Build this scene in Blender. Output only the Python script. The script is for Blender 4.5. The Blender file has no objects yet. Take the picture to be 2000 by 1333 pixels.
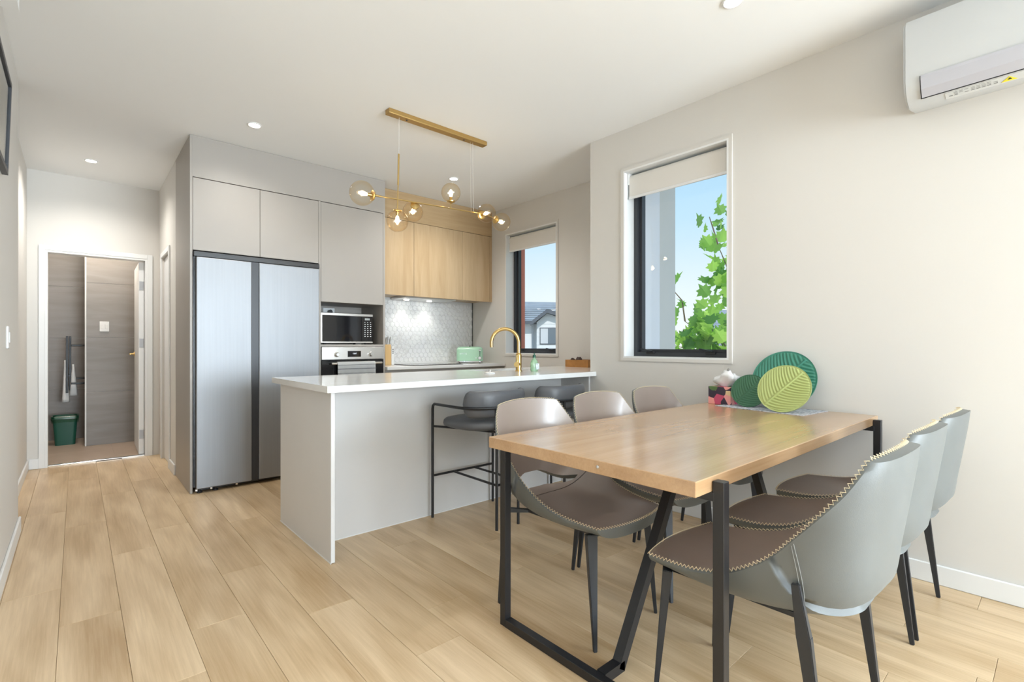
import bpy, bmesh, math, random
from mathutils import Vector, Matrix
R = math.radians
C = bpy.context.scene.collection
scene = bpy.context.scene
random.seed(7)

# ------------------------------------------------------------------ camera
cam_d = bpy.data.cameras.new('camera'); cam = bpy.data.objects.new('camera', cam_d); C.objects.link(cam)
cam_d.sensor_width = 36; cam_d.lens = 961/2000*36
cam_d.shift_y = (675.7-666.5)/2000
cam_d.clip_start = 0.05; cam_d.clip_end = 500
cam.location = (0, 0, 1.15)
cam.rotation_euler = (R(90), 0, -R(41.5))
scene.camera = cam
vs = scene.view_settings
vs.view_transform = 'Standard'; vs.look = 'None'; vs.gamma = 1; vs.use_curve_mapping = False
vs.exposure = 0.17

# ------------------------------------------------------------------ sky
w = bpy.data.worlds.new('sky'); scene.world = w; w.use_nodes = True
nt = w.node_tree; nt.nodes.clear()
out = nt.nodes.new('ShaderNodeOutputWorld'); bg = nt.nodes.new('ShaderNodeBackground')
tc = nt.nodes.new('ShaderNodeTexCoord'); sep = nt.nodes.new('ShaderNodeSeparateXYZ'); cr = nt.nodes.new('ShaderNodeValToRGB')
nt.links.new(tc.outputs['Generated'], sep.inputs[0]); nt.links.new(sep.outputs['Z'], cr.inputs[0])
e = cr.color_ramp.elements
e[0].position = 0.0; e[0].color = (0.95, 0.98, 1.0, 1)
e[1].position = 0.75; e[1].color = (0.26, 0.52, 0.90, 1)
m_ = e.new(0.10); m_.color = (0.84, 0.94, 1.0, 1)
m_ = e.new(0.24); m_.color = (0.55, 0.79, 0.97, 1)
m_ = e.new(0.40); m_.color = (0.40, 0.68, 0.93, 1)
nt.links.new(cr.outputs[0], bg.inputs[0]); bg.inputs[1].default_value = 1.0
nt.links.new(bg.outputs[0], out.inputs[0])

# ------------------------------------------------------------------ sun and daylight
sd = bpy.data.lights.new('sun', 'SUN'); sd.energy = 2.6; sd.angle = R(1.0); sd.color = (1, .96, .9)
so = bpy.data.objects.new('sun', sd); C.objects.link(so)
so.rotation_euler = Vector((-.50, -.45, .74)).to_track_quat('Z', 'Y').to_euler()

def area(name, loc, direction, sx, sy, power, color=(1, 1, 1), portal=False):
    d = bpy.data.lights.new(name, 'AREA'); d.shape = 'RECTANGLE'; d.size = sx; d.size_y = sy
    d.energy = power; d.color = color
    o = bpy.data.objects.new(name, d); C.objects.link(o); o.location = loc
    o.rotation_euler = Vector(direction).to_track_quat('-Z', 'Z').to_euler()
    if portal: d.cycles.is_portal = True
    return o
# daylight through the glazed doors behind the camera; the other two are added fill lamps
area('daylight_sliding_door', (1.75, -5.32, 1.25), (-.10, 1, 0.42), 2.5, 2.3, 500, (.78, .895, 1))
area('added_fill_left', (-2.9, -1.6, 1.5), (1, 0.45, .55), 3.2, 1.6, 20, (.78, .895, 1))  # fill lamp at an invented window, for light from the back left
area('added_fill_right', (3.28, -2.6, 1.5), (-1, .75, .15), 2.0, 1.5, 200, (.78, .895, 1))  # fill lamp at an invented window, added to brighten the left wall
DOWN_POWER = 8.5

# ------------------------------------------------------------------ helpers
ORG = {}
def tagset(o, label=None, cat=None, group=None, kind=None):
    if label: o['label'] = label
    if cat: o['category'] = cat
    if group: o['group'] = group
    if kind: o['kind'] = kind
    return o

def thing(name, label, cat, loc=(0, 0, 0), rotz=0, group=None):
    o = bpy.data.objects.new(name, None); C.objects.link(o)
    o.empty_display_size = .05
    o.location = loc; o.rotation_euler = (0, 0, rotz)
    ORG[o.name] = Vector(loc) if rotz == 0 else Vector((0, 0, 0))
    tagset(o, label, cat, group)
    return o

def obj(name, bm, m, parent=None, smooth=False, label=None, loc=None, auto=None):
    """link a bmesh as one object; coordinates are world (or local to a rotated/zeroed parent)"""
    me = bpy.data.meshes.new(name)
    org = Vector((0, 0, 0))
    if parent is not None:
        org = ORG.get(parent.name, Vector((0, 0, 0)))
    elif loc is not None:
        org = Vector(loc)
    else:
        xs = [v.co for v in bm.verts]
        org = Vector(((min(v.x for v in xs)+max(v.x for v in xs))/2, (min(v.y for v in xs)+max(v.y for v in xs))/2, min(v.z for v in xs)))
    if org.length > 0: bmesh.ops.translate(bm, verts=bm.verts, vec=-org)
    bmesh.ops.recalc_face_normals(bm, faces=bm.faces)
    if smooth or auto:
        for f in bm.faces: f.smooth = True
        if auto:
            for ed in bm.edges:
                if len(ed.link_faces) == 2 and ed.calc_face_angle(0) > R(auto): ed.smooth = False
    bm.to_mesh(me); bm.free()
    ms = m if isinstance(m, (list, tuple)) else [m]
    for k in ms: me.materials.append(k)
    o = bpy.data.objects.new(name, me); C.objects.link(o)
    if parent is not None: o.parent = parent
    else: o.location = org
    ORG[o.name] = org
    if label: o['label'] = label
    return o

def struct(name, bm, m, **k):
    o = obj(name, bm, m, **k); o['kind'] = 'structure'; return o

def copy_tree(o, parent=None):
    c = o.copy(); C.objects.link(c); c.parent = parent
    for ch in list(o.children): copy_tree(ch, c)
    return c

def BM(): return bmesh.new()

def add_box(bm, x0, x1, y0, y1, z0, z1, bev=0, seg=1, mi=0):
    n0 = len(bm.verts)
    if x0 > x1: x0, x1 = x1, x0
    if y0 > y1: y0, y1 = y1, y0
    if z0 > z1: z0, z1 = z1, z0
    v = [bm.verts.new(p) for p in ((x0, y0, z0), (x1, y0, z0), (x1, y1, z0), (x0, y1, z0), (x0, y0, z1), (x1, y0, z1), (x1, y1, z1), (x0, y1, z1))]
    fs = [bm.faces.new([v[i] for i in q]) for q in ((3, 2, 1, 0), (4, 5, 6, 7), (0, 1, 5, 4), (1, 2, 6, 5), (2, 3, 7, 6), (3, 0, 4, 7))]
    for f in fs: f.material_index = mi
    if bev > 0:
        es = list({ed for f in fs for ed in f.edges})
        bmesh.ops.bevel(bm, geom=es, offset=bev, segments=seg, affect='EDGES', profile=.5, clamp_overlap=True)
    return bm

def bx(*a, **k): return add_box(BM(), *a, **k)

def add_tube(bm, pts, r, seg=8, closed=False, cap=True):
    pts = [Vector(p) for p in pts]; n = len(pts)
    rr = r if isinstance(r, (list, tuple)) else [r]*n
    rings = []; prev = None
    for i, p in enumerate(pts):
        if closed: t = pts[(i+1) % n]-pts[i-1]
        elif i == 0: t = pts[1]-p
        elif i == n-1: t = p-pts[i-1]
        else: t = (pts[i+1]-p).normalized()+(p-pts[i-1]).normalized()
        if t.length < 1e-9: t = Vector((0, 0, 1))
        t.normalize()
        if prev is None:
            a = Vector((0, 0, 1)) if abs(t.z) < .9 else Vector((1, 0, 0))
            nrm = a.cross(t).normalized()
        else:
            nrm = prev-t*prev.dot(t)
            if nrm.length < 1e-6: nrm = Vector((1, 0, 0)).cross(t)
            nrm.normalize()
        prev = nrm; b = t.cross(nrm)
        rings.append([bm.verts.new(p+(nrm*math.cos(2*math.pi*k/seg)+b*math.sin(2*math.pi*k/seg))*rr[i]) for k in range(seg)])
    m = n if closed else n-1
    for i in range(m):
        A, B = rings[i], rings[(i+1) % n]
        for k in range(seg): bm.faces.new((A[k], A[(k+1) % seg], B[(k+1) % seg], B[k]))
    if cap and not closed:
        bm.faces.new(rings[0][::-1]); bm.faces.new(rings[-1])
    return bm

def add_lathe(bm, prof, c=(0, 0, 0), seg=24, axis='Z', close=True):
    c = Vector(c); rings = []
    for r, h in prof:
        if r < 1e-6:
            p = Vector((0, 0, h)); ring = [p]
        else: ring = [Vector((r*math.cos(2*math.pi*k/seg), r*math.sin(2*math.pi*k/seg), h)) for k in range(seg)]
        if axis == 'Y': ring = [Vector((p.x, p.z, -p.y)) for p in ring]
        if axis == 'X': ring = [Vector((p.z, p.x, p.y)) for p in ring]
        rings.append([bm.verts.new(c+p) for p in ring])
    for i in range(len(rings)-1):
        A, B = rings[i], rings[i+1]
        for k in range(seg):
            k2 = (k+1) % seg
            if len(A) == 1 and len(B) == 1: continue
            if len(A) == 1: bm.faces.new((A[0], B[k2], B[k]))
            elif len(B) == 1: bm.faces.new((A[k], A[k2], B[0]))
            else: bm.faces.new((A[k], A[k2], B[k2], B[k]))
    if close:
        if len(rings[0]) > 1: bm.faces.new(rings[0][::-1])
        if len(rings[-1]) > 1: bm.faces.new(rings[-1])
    return bm

def add_sphere(bm, c, r, seg=20, rings=12, sc=(1, 1, 1), z0=-1, z1=1):
    a0 = math.asin(z0); a1 = math.asin(z1)
    prof = []
    for i in range(rings+1):
        a = a0+(a1-a0)*i/rings
        prof.append((max(0, r*math.cos(a)), r*math.sin(a)))
    n0 = len(bm.verts)
    add_lathe(bm, prof, (0, 0, 0), seg, close=False)
    bm.verts.ensure_lookup_table()
    for v in bm.verts[n0:]:
        v.co = Vector((v.co.x*sc[0], v.co.y*sc[1], v.co.z*sc[2]))+Vector(c)
    return bm

def add_prism(bm, poly, f0, f1):
    """poly 2D points; f0/f1 map (a,b)->3D for the two ends"""
    A = [bm.verts.new(f0(a, b)) for a, b in poly]; B = [bm.verts.new(f1(a, b)) for a, b in poly]
    n = len(poly)
    bm.faces.new(A[::-1]); bm.faces.new(B)
    for i in range(n): bm.faces.new((A[i], A[(i+1) % n], B[(i+1) % n], B[i]))
    return bm

def bar(bm, p0, p1, w0, d0, w1=None, d1=None, up=(0, 1, 0), bev=0):
    """tapered rectangular bar from p0 to p1, width along `side`, depth along `up`-ish"""
    if w1 is None: w1, d1 = w0, d0
    p0, p1 = Vector(p0), Vector(p1); t = (p1-p0).normalized(); u = Vector(up); u = (u-t*u.dot(t)).normalized(); s = t.cross(u)
    vs_ = []
    for p, w_, d_ in ((p0, w0, d0), (p1, w1, d1)):
        vs_.append([bm.verts.new(p+s*a*w_/2+u*b*d_/2) for a, b in ((-1, -1), (1, -1), (1, 1), (-1, 1))])
    A, B = vs_
    fs = [bm.faces.new(A[::-1]), bm.faces.new(B)]
    for i in range(4): fs.append(bm.faces.new((A[i], A[(i+1) % 4], B[(i+1) % 4], B[i])))
    if bev: bmesh.ops.bevel(bm, geom=list({ed for f in fs for ed in f.edges}), offset=bev, segments=2, affect='EDGES', clamp_overlap=True)
    return bm

def rot_bm(bm, M):
    bmesh.ops.transform(bm, matrix=M, verts=bm.verts); return bm

def text_bm(txt, size, depth=.0006):
    cu = bpy.data.curves.new('t', 'FONT'); cu.body = txt; cu.size = size; cu.extrude = depth; cu.align_x = 'CENTER'; cu.resolution_u = 2
    o = bpy.data.objects.new('t', cu); C.objects.link(o)
    dg = bpy.context.evaluated_depsgraph_get(); dg.update()
    me = bpy.data.meshes.new_from_object(o.evaluated_get(dg))
    bm = BM(); bm.from_mesh(me)
    bpy.data.objects.remove(o); bpy.data.meshes.remove(me)
    return bm

# ------------------------------------------------------------------ materials
def mat(name, col, rough=.5, metal=0, spec=.5, bump=None, noise=None, coat=0, emit=None, estr=0, trans=0, alpha=None):
    m = bpy.data.materials.new(name); m.use_nodes = True
    n = m.node_tree; b = n.nodes['Principled BSDF']
    b.inputs['Base Color'].default_value = (*col, 1); b.inputs['Roughness'].default_value = rough
    b.inputs['Metallic'].default_value = metal; b.inputs['Specular IOR Level'].default_value = spec
    b.inputs['Coat Weight'].default_value = coat; b.inputs['Coat Roughness'].default_value = .12
    if emit: b.inputs['Emission Color'].default_value = (*emit, 1); b.inputs['Emission Strength'].default_value = estr
    b.inputs['Transmission Weight'].default_value = trans
    t = n.nodes.new('ShaderNodeTexCoord')
    if noise:   # (scale, amount, (sx,sy,sz))
        mp = n.nodes.new('ShaderNodeMapping'); mp.inputs['Scale'].default_value = noise[2] if len(noise) > 2 else (1, 1, 1)
        tx = n.nodes.new('ShaderNodeTexNoise'); tx.inputs['Scale'].default_value = noise[0]; tx.inputs['Detail'].default_value = 5
        n.links.new(t.outputs['Object'], mp.inputs[0]); n.links.new(mp.outputs[0], tx.inputs[0])
        r = n.nodes.new('ShaderNodeValToRGB'); a = noise[1]
        r.color_ramp.elements[0].position = .3; r.color_ramp.elements[1].position = .7
        r.color_ramp.elements[0].color = (*[c*(1-a) for c in col], 1); r.color_ramp.elements[1].color = (*[min(1, c*(1+a)) for c in col], 1)
        n.links.new(tx.outputs[0], r.inputs[0]); n.links.new(r.outputs[0], b.inputs['Base Color'])
    if bump:
        tx = n.nodes.new('ShaderNodeTexNoise'); tx.inputs['Scale'].default_value = bump[0]; tx.inputs['Detail'].default_value = 3
        n.links.new(t.outputs['Object'], tx.inputs[0])
        bp = n.nodes.new('ShaderNodeBump'); bp.inputs['Strength'].default_value = bump[1]; bp.inputs['Distance'].default_value = .002
        n.links.new(tx.outputs[0], bp.inputs['Height']); n.links.new(bp.outputs[0], b.inputs['Normal'])
    return m

def wood(name, c0, c1, axis='X', rough=.4, grain=1.0, per_object=.0, spec=.4, big=1.0, cath=.0):
    """wood with grain along axis; world coordinates, optional change of tone from piece to piece"""
    m = bpy.data.materials.new(name); m.use_nodes = True; n = m.node_tree; b = n.nodes['Principled BSDF']
    L = n.links.new
    g = n.nodes.new('ShaderNodeNewGeometry'); oi = n.nodes.new('ShaderNodeObjectInfo')
    add = n.nodes.new('ShaderNodeVectorMath'); add.operation = 'ADD'
    sc = n.nodes.new('ShaderNodeVectorMath'); sc.operation = 'SCALE'; sc.inputs['Scale'].default_value = 37.0
    cx = n.nodes.new('ShaderNodeCombineXYZ')
    for i in range(3): L(oi.outputs['Random'], cx.inputs[i])
    L(cx.outputs[0], sc.inputs[0]); L(g.outputs['Position'], add.inputs[0])
    if per_object > 0: L(sc.outputs[0], add.inputs[1])
    def mapped(sl, sw):
        mp = n.nodes.new('ShaderNodeMapping')
        s = {'X': (sl, sw, sw), 'Y': (sw, sl, sw), 'Z': (sw, sw, sl)}[axis]
        mp.inputs['Scale'].default_value = s; L(add.outputs[0], mp.inputs[0]); return mp
    fine = n.nodes.new('ShaderNodeTexNoise'); fine.inputs['Scale'].default_value = 1; fine.inputs['Detail'].default_value = 6; fine.inputs['Roughness'].default_value = .65
    L(mapped(3.5, 130*grain).outputs[0], fine.inputs[0])
    mid = n.nodes.new('ShaderNodeTexNoise'); mid.inputs['Scale'].default_value = 1; mid.inputs['Detail'].default_value = 3; mid.inputs['Distortion'].default_value = .6
    L(mapped(1.1*big, 11*grain*big).outputs[0], mid.inputs[0])
    wv = n.nodes.new('ShaderNodeTexNoise'); wv.inputs['Scale'].default_value = 1; wv.inputs['Detail'].default_value = 1
    L(mapped(.9, 5).outputs[0], wv.inputs[0])
    ml = n.nodes.new('ShaderNodeMath'); ml.operation = 'MULTIPLY'; ml.inputs[1].default_value = 26; L(wv.outputs[0], ml.inputs[0])
    fr = n.nodes.new('ShaderNodeMath'); fr.operation = 'SINE'; L(ml.outputs[0], fr.inputs[0])
    m1 = n.nodes.new('ShaderNodeMath'); m1.operation = 'MULTIPLY_ADD'; m1.inputs[1].default_value = .45; L(fine.outputs[0], m1.inputs[0])
    m2 = n.nodes.new('ShaderNodeMath'); m2.operation = 'MULTIPLY_ADD'; m2.inputs[1].default_value = .75; m2.inputs[2].default_value = -.10; L(mid.outputs[0], m2.inputs[0])
    L(m2.outputs[0], m1.inputs[2])
    m3 = n.nodes.new('ShaderNodeMath'); m3.operation = 'MULTIPLY_ADD'; m3.inputs[1].default_value = .035*cath; L(fr.outputs[0], m3.inputs[0]); L(m1.outputs[0], m3.inputs[2])
    m4 = n.nodes.new('ShaderNodeMath'); m4.operation = 'MULTIPLY_ADD'; m4.inputs[1].default_value = per_object; L(oi.outputs['Random'], m4.inputs[0])
    sb = n.nodes.new('ShaderNodeMath'); sb.operation = 'SUBTRACT'; sb.inputs[1].default_value = per_object/2; L(m3.outputs[0], sb.inputs[0]); L(sb.outputs[0], m4.inputs[2])
    r = n.nodes.new('ShaderNodeValToRGB'); r.color_ramp.elements[0].position = .22; r.color_ramp.elements[1].position = .78
    r.color_ramp.elements[0].color = (*c0, 1); r.color_ramp.elements[1].color = (*c1, 1)
    L(m4.outputs[0], r.inputs[0]); L(r.outputs[0], b.inputs['Base Color'])
    b.inputs['Roughness'].default_value = rough; b.inputs['Specular IOR Level'].default_value = spec
    bp = n.nodes.new('ShaderNodeBump'); bp.inputs['Strength'].default_value = .12; bp.inputs['Distance'].default_value = .0006
    L(fine.outputs[0], bp.inputs['Height']); L(bp.outputs[0], b.inputs['Normal'])
    return m

def glass(name, tint=(1, 1, 1), refl=1.0, rough=0.0, edge=0.0, edgecol=(1, 1, 1)):
    m = bpy.data.materials.new(name); m.use_nodes = True; n = m.node_tree; n.nodes.clear(); L = n.links.new
    o = n.nodes.new('ShaderNodeOutputMaterial'); mx = n.nodes.new('ShaderNodeMixShader')
    tr = n.nodes.new('ShaderNodeBsdfTransparent'); tr.inputs[0].default_value = (*tint, 1)
    gl = n.nodes.new('ShaderNodeBsdfGlossy'); gl.inputs['Roughness'].default_value = rough
    f = n.nodes.new('ShaderNodeLayerWeight'); f.inputs[0].default_value = .5
    pw = n.nodes.new('ShaderNodeMath'); pw.operation = 'POWER'; pw.inputs[1].default_value = 5; L(f.outputs['Facing'], pw.inputs[0])
    mu = n.nodes.new('ShaderNodeMath'); mu.operation = 'MULTIPLY_ADD'; mu.inputs[1].default_value = .9*min(1, refl); mu.inputs[2].default_value = .04*refl; L(pw.outputs[0], mu.inputs[0])
    L(mu.outputs[0], mx.inputs[0])
    if edge > 0:
        lw = n.nodes.new('ShaderNodeLayerWeight'); lw.inputs[0].default_value = .35
        rp = n.nodes.new('ShaderNodeMixRGB'); rp.inputs[1].default_value = (*tint, 1); rp.inputs[2].default_value = (*edgecol, 1)
        L(lw.outputs['Facing'], rp.inputs[0]); L(rp.outputs[0], tr.inputs[0])
    L(tr.outputs[0], mx.inputs[1]); L(gl.outputs[0], mx.inputs[2]); L(mx.outputs[0], o.inputs[0])
    return m

M = {}
M['wall'] = mat('wall_paint', (.685, .66, .62), .85, spec=.2, bump=(220, .05))
M['ceil'] = mat('ceiling_paint', (.88, .885, .88), .9, spec=.15)
M['trim'] = mat('white_trim', (.80, .80, .79), .45, spec=.4)
M['white'] = mat('white_plastic', (.80, .80, .79), .35)
M['cab'] = mat('greige_laminate', (.375, .343, .308), .42, spec=.45, noise=(3, .015))
M['penin'] = mat('grey_laminate', (.68, .665, .65), .45, spec=.45, noise=(3, .015))
M['dark_gap'] = mat('shadow_gap_black', (.012, .013, .014), .6)
M['black'] = mat('black_powder_coat', (.014, .014, .016), .38, spec=.5, bump=(900, .05))
M['blackframe'] = mat('dark_grey_aluminium', (.035, .038, .045), .4)
M['steel'] = mat('brushed_steel', (.30, .31, .325), .50, metal=.82, noise=(60, .03, (1, 1, .02)))
M['steel2'] = mat('satin_steel', (.66, .64, .61), .28, metal=.9)
M['chrome'] = mat('chrome', (.7, .7, .7), .18, metal=1)
M['hinge'] = mat('satin_hinge', (.42, .42, .43), .5, metal=.6)
M['counter'] = mat('white_quartz', (.78, .775, .76), .13, spec=.55, noise=(9, .02))
M['brass'] = mat('brushed_brass', (.62, .43, .17), .28, metal=1)
M['brass_dull'] = mat('dull_brass', (.46, .30, .11), .38, metal=.85)
M['amber'] = glass('amber_glass', (1, .975, .92), .9, .02, .8, (.96, .83, .62))
M['bulb'] = mat('bulb_glow', (1, .9, .7), .4, emit=(1, .80, .50), estr=9)
M['lens'] = mat('lamp_lens', (1, 1, 1), .4, emit=(1, .95, .85), estr=14)
M['glass'] = glass('window_glass', (.97, .985, .985), .8)
M['blackglass'] = mat('black_glass', (.012, .012, .014), .06, spec=.6)
M['blackplastic'] = mat('black_plastic', (.02, .02, .022), .3)
M['tablewood'] = wood('table_oak', (.38, .215, .10), (.60, .39, .215), 'X', .24, 1.0, 0, .5, .8, .3)
M['tablewood'].node_tree.nodes['Principled BSDF'].inputs['Coat Weight'].default_value = .6; M['tablewood'].node_tree.nodes['Principled BSDF'].inputs['Coat Roughness'].default_value = .22
M['floor'] = wood('floor_oak', (.43, .28, .138), (.775, .595, .385), 'Y', .33, .8, .11, .45, .75, 1.8)
M['cabwood'] = wood('cabinet_oak_vertical', (.42, .285, .15), (.60, .445, .275), 'Z', .38, 1.0, 0, .45, 1.1)
M['cabwood_h'] = wood('cabinet_oak_horizontal', (.40, .265, .13), (.57, .41, .24), 'X', .38, 1.0, 0, .45, 1.1)
M['underfloor'] = mat('joint_underlay_wood', (.34, .23, .14), .8)  # darker wood base visible in the joints between the boards
M['taupe'] = mat('taupe_leather', (.27, .21, .178), .38, spec=1.0, coat=.35, bump=(420, .10), noise=(6, .06))
M['shell'] = mat('grey_green_leather', (.142, .151, .147), .44, spec=.45, bump=(420, .12), noise=(6, .04))
M['thread'] = mat('cream_thread', (.74, .62, .42), .7)
M['seam'] = mat('seam_thread', (.30, .31, .30), .7)
M['legs'] = mat('chair_leg_black', (.022, .024, .028), .45, bump=(500, .08))
M['stoolpad'] = mat('charcoal_leather', (.105, .107, .115), .40, spec=.5, bump=(420, .1))
M['tile_b'] = None
M['blind'] = mat('blind_fabric', (.74, .71, .66), .8, spec=.1, bump=(600, .1))
M['louver'] = mat('grey_fin', (.80, .80, .84), .6)
M['red'] = mat('red_fin', (.80, .22, .13), .6)
M['teal'] = mat('teal_ceramic', (.035, .20, .135), .38)
M['dgreen'] = mat('dark_green_silicone', (.030, .115, .055), .55)
M['lgreen'] = mat('pale_green_ceramic', (.40, .46, .16), .38)
M['mint'] = mat('mint_enamel', (.40, .66, .47), .22, coat=.4)
M['bamboo'] = mat('bamboo', (.62, .40, .17), .45, noise=(20, .08, (1, 1, .1)))
M['boxwood'] = mat('acacia', (.42, .19, .05), .45, noise=(20, .15, (.1, 1, 1)))
M['towel'] = mat('white_towel', (.86, .86, .85), .95, spec=.1, bump=(300, .5))
M['stripe'] = mat('towel_stripe', (.16, .16, .17), .95, spec=.1)
M['tissue'] = mat('tissue_paper', (.86, .86, .86), .9, spec=.1)
M['binGreen'] = mat('bin_green', (.012, .085, .055), .4)
M['liner'] = glass('bin_liner', (.50, .78, .66), 1.6, .25)
M['copper'] = mat('rose_metal', (.75, .42, .25), .25, metal=1)

def marble():
    m = mat('marble_mosaic', (.78, .78, .77), .25); n = m.node_tree; b = n.nodes['Principled BSDF']; L = n.links.new
    g = n.nodes.new('ShaderNodeNewGeometry'); t = n.nodes.new('ShaderNodeTexNoise'); t.inputs['Scale'].default_value = 4.5; t.inputs['Detail'].default_value = 8; t.inputs['Distortion'].default_value = 1.6
    L(g.outputs['Position'], t.inputs[0]); r = n.nodes.new('ShaderNodeValToRGB')
    e = r.color_ramp.elements; e[0].position = .47; e[0].color = (.80, .80, .79, 1); e[1].position = .53; e[1].color = (.78, .78, .78, 1)
    q = e.new(.5); q.color = (.67, .66, .65, 1)
    L(t.outputs[0], r.inputs[0]); L(r.outputs[0], b.inputs['Base Color']); return m
M['marble'] = marble()
M['grout'] = mat('grey_grout', (.68, .68, .67), .9)

def stone(name, c0, c1):
    m = mat(name, c0, .4, spec=.4); n = m.node_tree; b = n.nodes['Principled BSDF']; L = n.links.new
    g = n.nodes.new('ShaderNodeNewGeometry'); mp = n.nodes.new('ShaderNodeMapping'); mp.inputs['Rotation'].default_value = (0, R(9), 0); mp.inputs['Scale'].default_value = (1.2, 1.2, 9)
    t = n.nodes.new('ShaderNodeTexNoise'); t.inputs['Scale'].default_value = 1.6; t.inputs['Detail'].default_value = 7; t.inputs['Distortion'].default_value = .5
    L(g.outputs['Position'], mp.inputs[0]); L(mp.outputs[0], t.inputs[0]); r = n.nodes.new('ShaderNodeValToRGB')
    e = r.color_ramp.elements; e[0].position = .3; e[0].color = (*c0, 1); e[1].position = .72; e[1].color = (*c1, 1)
    L(t.outputs[0], r.inputs[0]); L(r.outputs[0], b.inputs['Base Color']); return m
M['bathtile'] = stone('grey_stone_tile', (.235, .215, .20), (.295, .272, .255))
M['bathfloor'] = stone('bath_floor_tile', (.38, .29, .22), (.46, .36, .28))

def floral():
    m = mat('floral_card', (.1, .1, .1), .5); n = m.node_tree; b = n.nodes['Principled BSDF']; L = n.links.new
    t = n.nodes.new('ShaderNodeTexCoord'); v = n.nodes.new('ShaderNodeTexVoronoi'); v.inputs['Scale'].default_value = 24
    L(t.outputs['Object'], v.inputs[0]); r = n.nodes.new('ShaderNodeValToRGB'); r.color_ramp.interpolation = 'CONSTANT'
    sp = n.nodes.new('ShaderNodeSeparateColor'); L(v.outputs['Color'], sp.inputs[0]); L(sp.outputs[0], r.inputs[0])
    e = r.color_ramp.elements; e[0].position = 0; e[0].color = (.04, .03, .05, 1); e[1].position = .35; e[1].color = (.55, .08, .16, 1)
    for p, c in ((.5, (.85, .35, .32)), (.62, (.10, .18, .06)), (.8, (.05, .04, .06)), (.9, (.75, .55, .30))):
        q = e.new(p); q.color = (*c, 1)
    L(r.outputs[0], b.inputs['Base Color']); return m
M['floral'] = floral()

def lace():
    m = mat('grey_woven_mat', (.3, .3, .33), .9, spec=.1); n = m.node_tree; b = n.nodes['Principled BSDF']; L = n.links.new
    t = n.nodes.new('ShaderNodeTexCoord'); v = n.nodes.new('ShaderNodeTexVoronoi'); v.inputs['Scale'].default_value = 60
    L(t.outputs['Object'], v.inputs[0]); r = n.nodes.new('ShaderNodeValToRGB'); L(v.outputs['Distance'], r.inputs[0])
    e = r.color_ramp.elements; e[0].position = .2; e[0].color = (.20, .22, .27, 1); e[1].position = .55; e[1].color = (.55, .56, .60, 1)
    L(r.outputs[0], b.inputs['Base Color']); return m
M['lace'] = lace()

def landscape():
    m = mat('landscape_print', (.3, .3, .3), .3); n = m.node_tree; b = n.nodes['Principled BSDF']; L = n.links.new
    t = n.nodes.new('ShaderNodeTexCoord'); v = n.nodes.new('ShaderNodeTexNoise'); v.inputs['Scale'].default_value = 7; v.inputs['Detail'].default_value = 5
    L(t.outputs['Object'], v.inputs[0]); r = n.nodes.new('ShaderNodeValToRGB'); L(v.outputs[0], r.inputs[0])
    e = r.color_ramp.elements; e[0].position = .3; e[0].color = (.12, .11, .10, 1); e[1].position = .7; e[1].color = (.55, .45, .28, 1)
    q = e.new(.5); q.color = (.36, .34, .26, 1)
    L(r.outputs[0], b.inputs['Base Color']); return m
M['landscape'] = landscape()

# ------------------------------------------------------------------ room shell
H = 2.79; XW = 3.11; XK = 3.83; YB = 5.10; YH = 6.375; XL = -.27
XB, YS = -2.7, -5.2
def wall_x(name, x0, x1, ya, yb, holes=(), m='wall', z1=H):
    """wall slab between x0..x1 running along Y with rectangular holes (y0,y1,z0,z1)"""
    bm = BM(); ys = ya
    for (a, b, c, d) in sorted(holes):
        if a > ys: add_box(bm, x0, x1, ys, a, 0, z1)
        if c > 0: add_box(bm, x0, x1, a, b, 0, c)
        if d < z1: add_box(bm, x0, x1, a, b, d, z1)
        ys = b
    if ys < yb: add_box(bm, x0, x1, ys, yb, 0, z1)
    return struct(name, bm, M[m])
def wall_y(name, y0, y1, xa, xb, holes=(), m='wall', z1=H):
    bm = BM(); xs = xa
    for (a, b, c, d) in sorted(holes):
        if a > xs: add_box(bm, xs, a, y0, y1, 0, z1)
        if c > 0: add_box(bm, a, b, y0, y1, 0, c)
        if d < z1: add_box(bm, a, b, y0, y1, d, z1)
        xs = b
    if xs < xb: add_box(bm, xs, xb, y0, y1, 0, z1)
    return struct(name, bm, M[m])
W1 = (1.43, 2.236, 1.058, 2.472)      # dining window opening (y0,y1,z0,z1)
W2 = (3.605, 4.44, 1.052, 2.472)      # kitchen window
wall_x('wall_right', XW, XW+.22, YS, 2.559, [W1, (-3.6, -1.6, .7, 2.3)])
wall_y('wall_return', 2.559, 2.56+.0, 0, 0) if False else None
bm = bx(XW+.22, XK+.2, 2.34, 2.559, 0, H); struct('wall_alcove', bm, M['wall'])
wall_x('wall_kitchen', XK, XK+.22, 2.559, YB+.12, [W2])
wall_y('wall_back', YB, YB+.12, .72, XK)
wall_x('wall_hall_right', .655, .72, 5.225, YH, [(5.60, 6.12, 0, 2.04)])
wall_y('wall_hall_end', YH, YH+.10, -.36, .72, [(-.223, .552, 0, 2.052)])
wall_x('wall_hall_left', -.46, -.345, 4.284, YH)
wall_x('wall_left', XL-.12, XL, 1.6, 4.284)
wall_y('wall_living', 1.48, 1.60, XB, XL)
wall_x('wall_far_left', XB-.12, XB, YS, 1.6, [(-3.2, 0, .7, 2.3)])
wall_y('wall_south', YS-.12, YS, XB, XW, [(.45, 3.0, .0, 2.4)])
struct('ceiling', bx(XB-.12, XK+.22, YS-.12, 9.2, H, H+.15), M['ceil'])
bm = bx(XL, -.187, 1.6, 3.02, 2.60, H); struct('trim_8', bm, M['ceil'])
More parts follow.
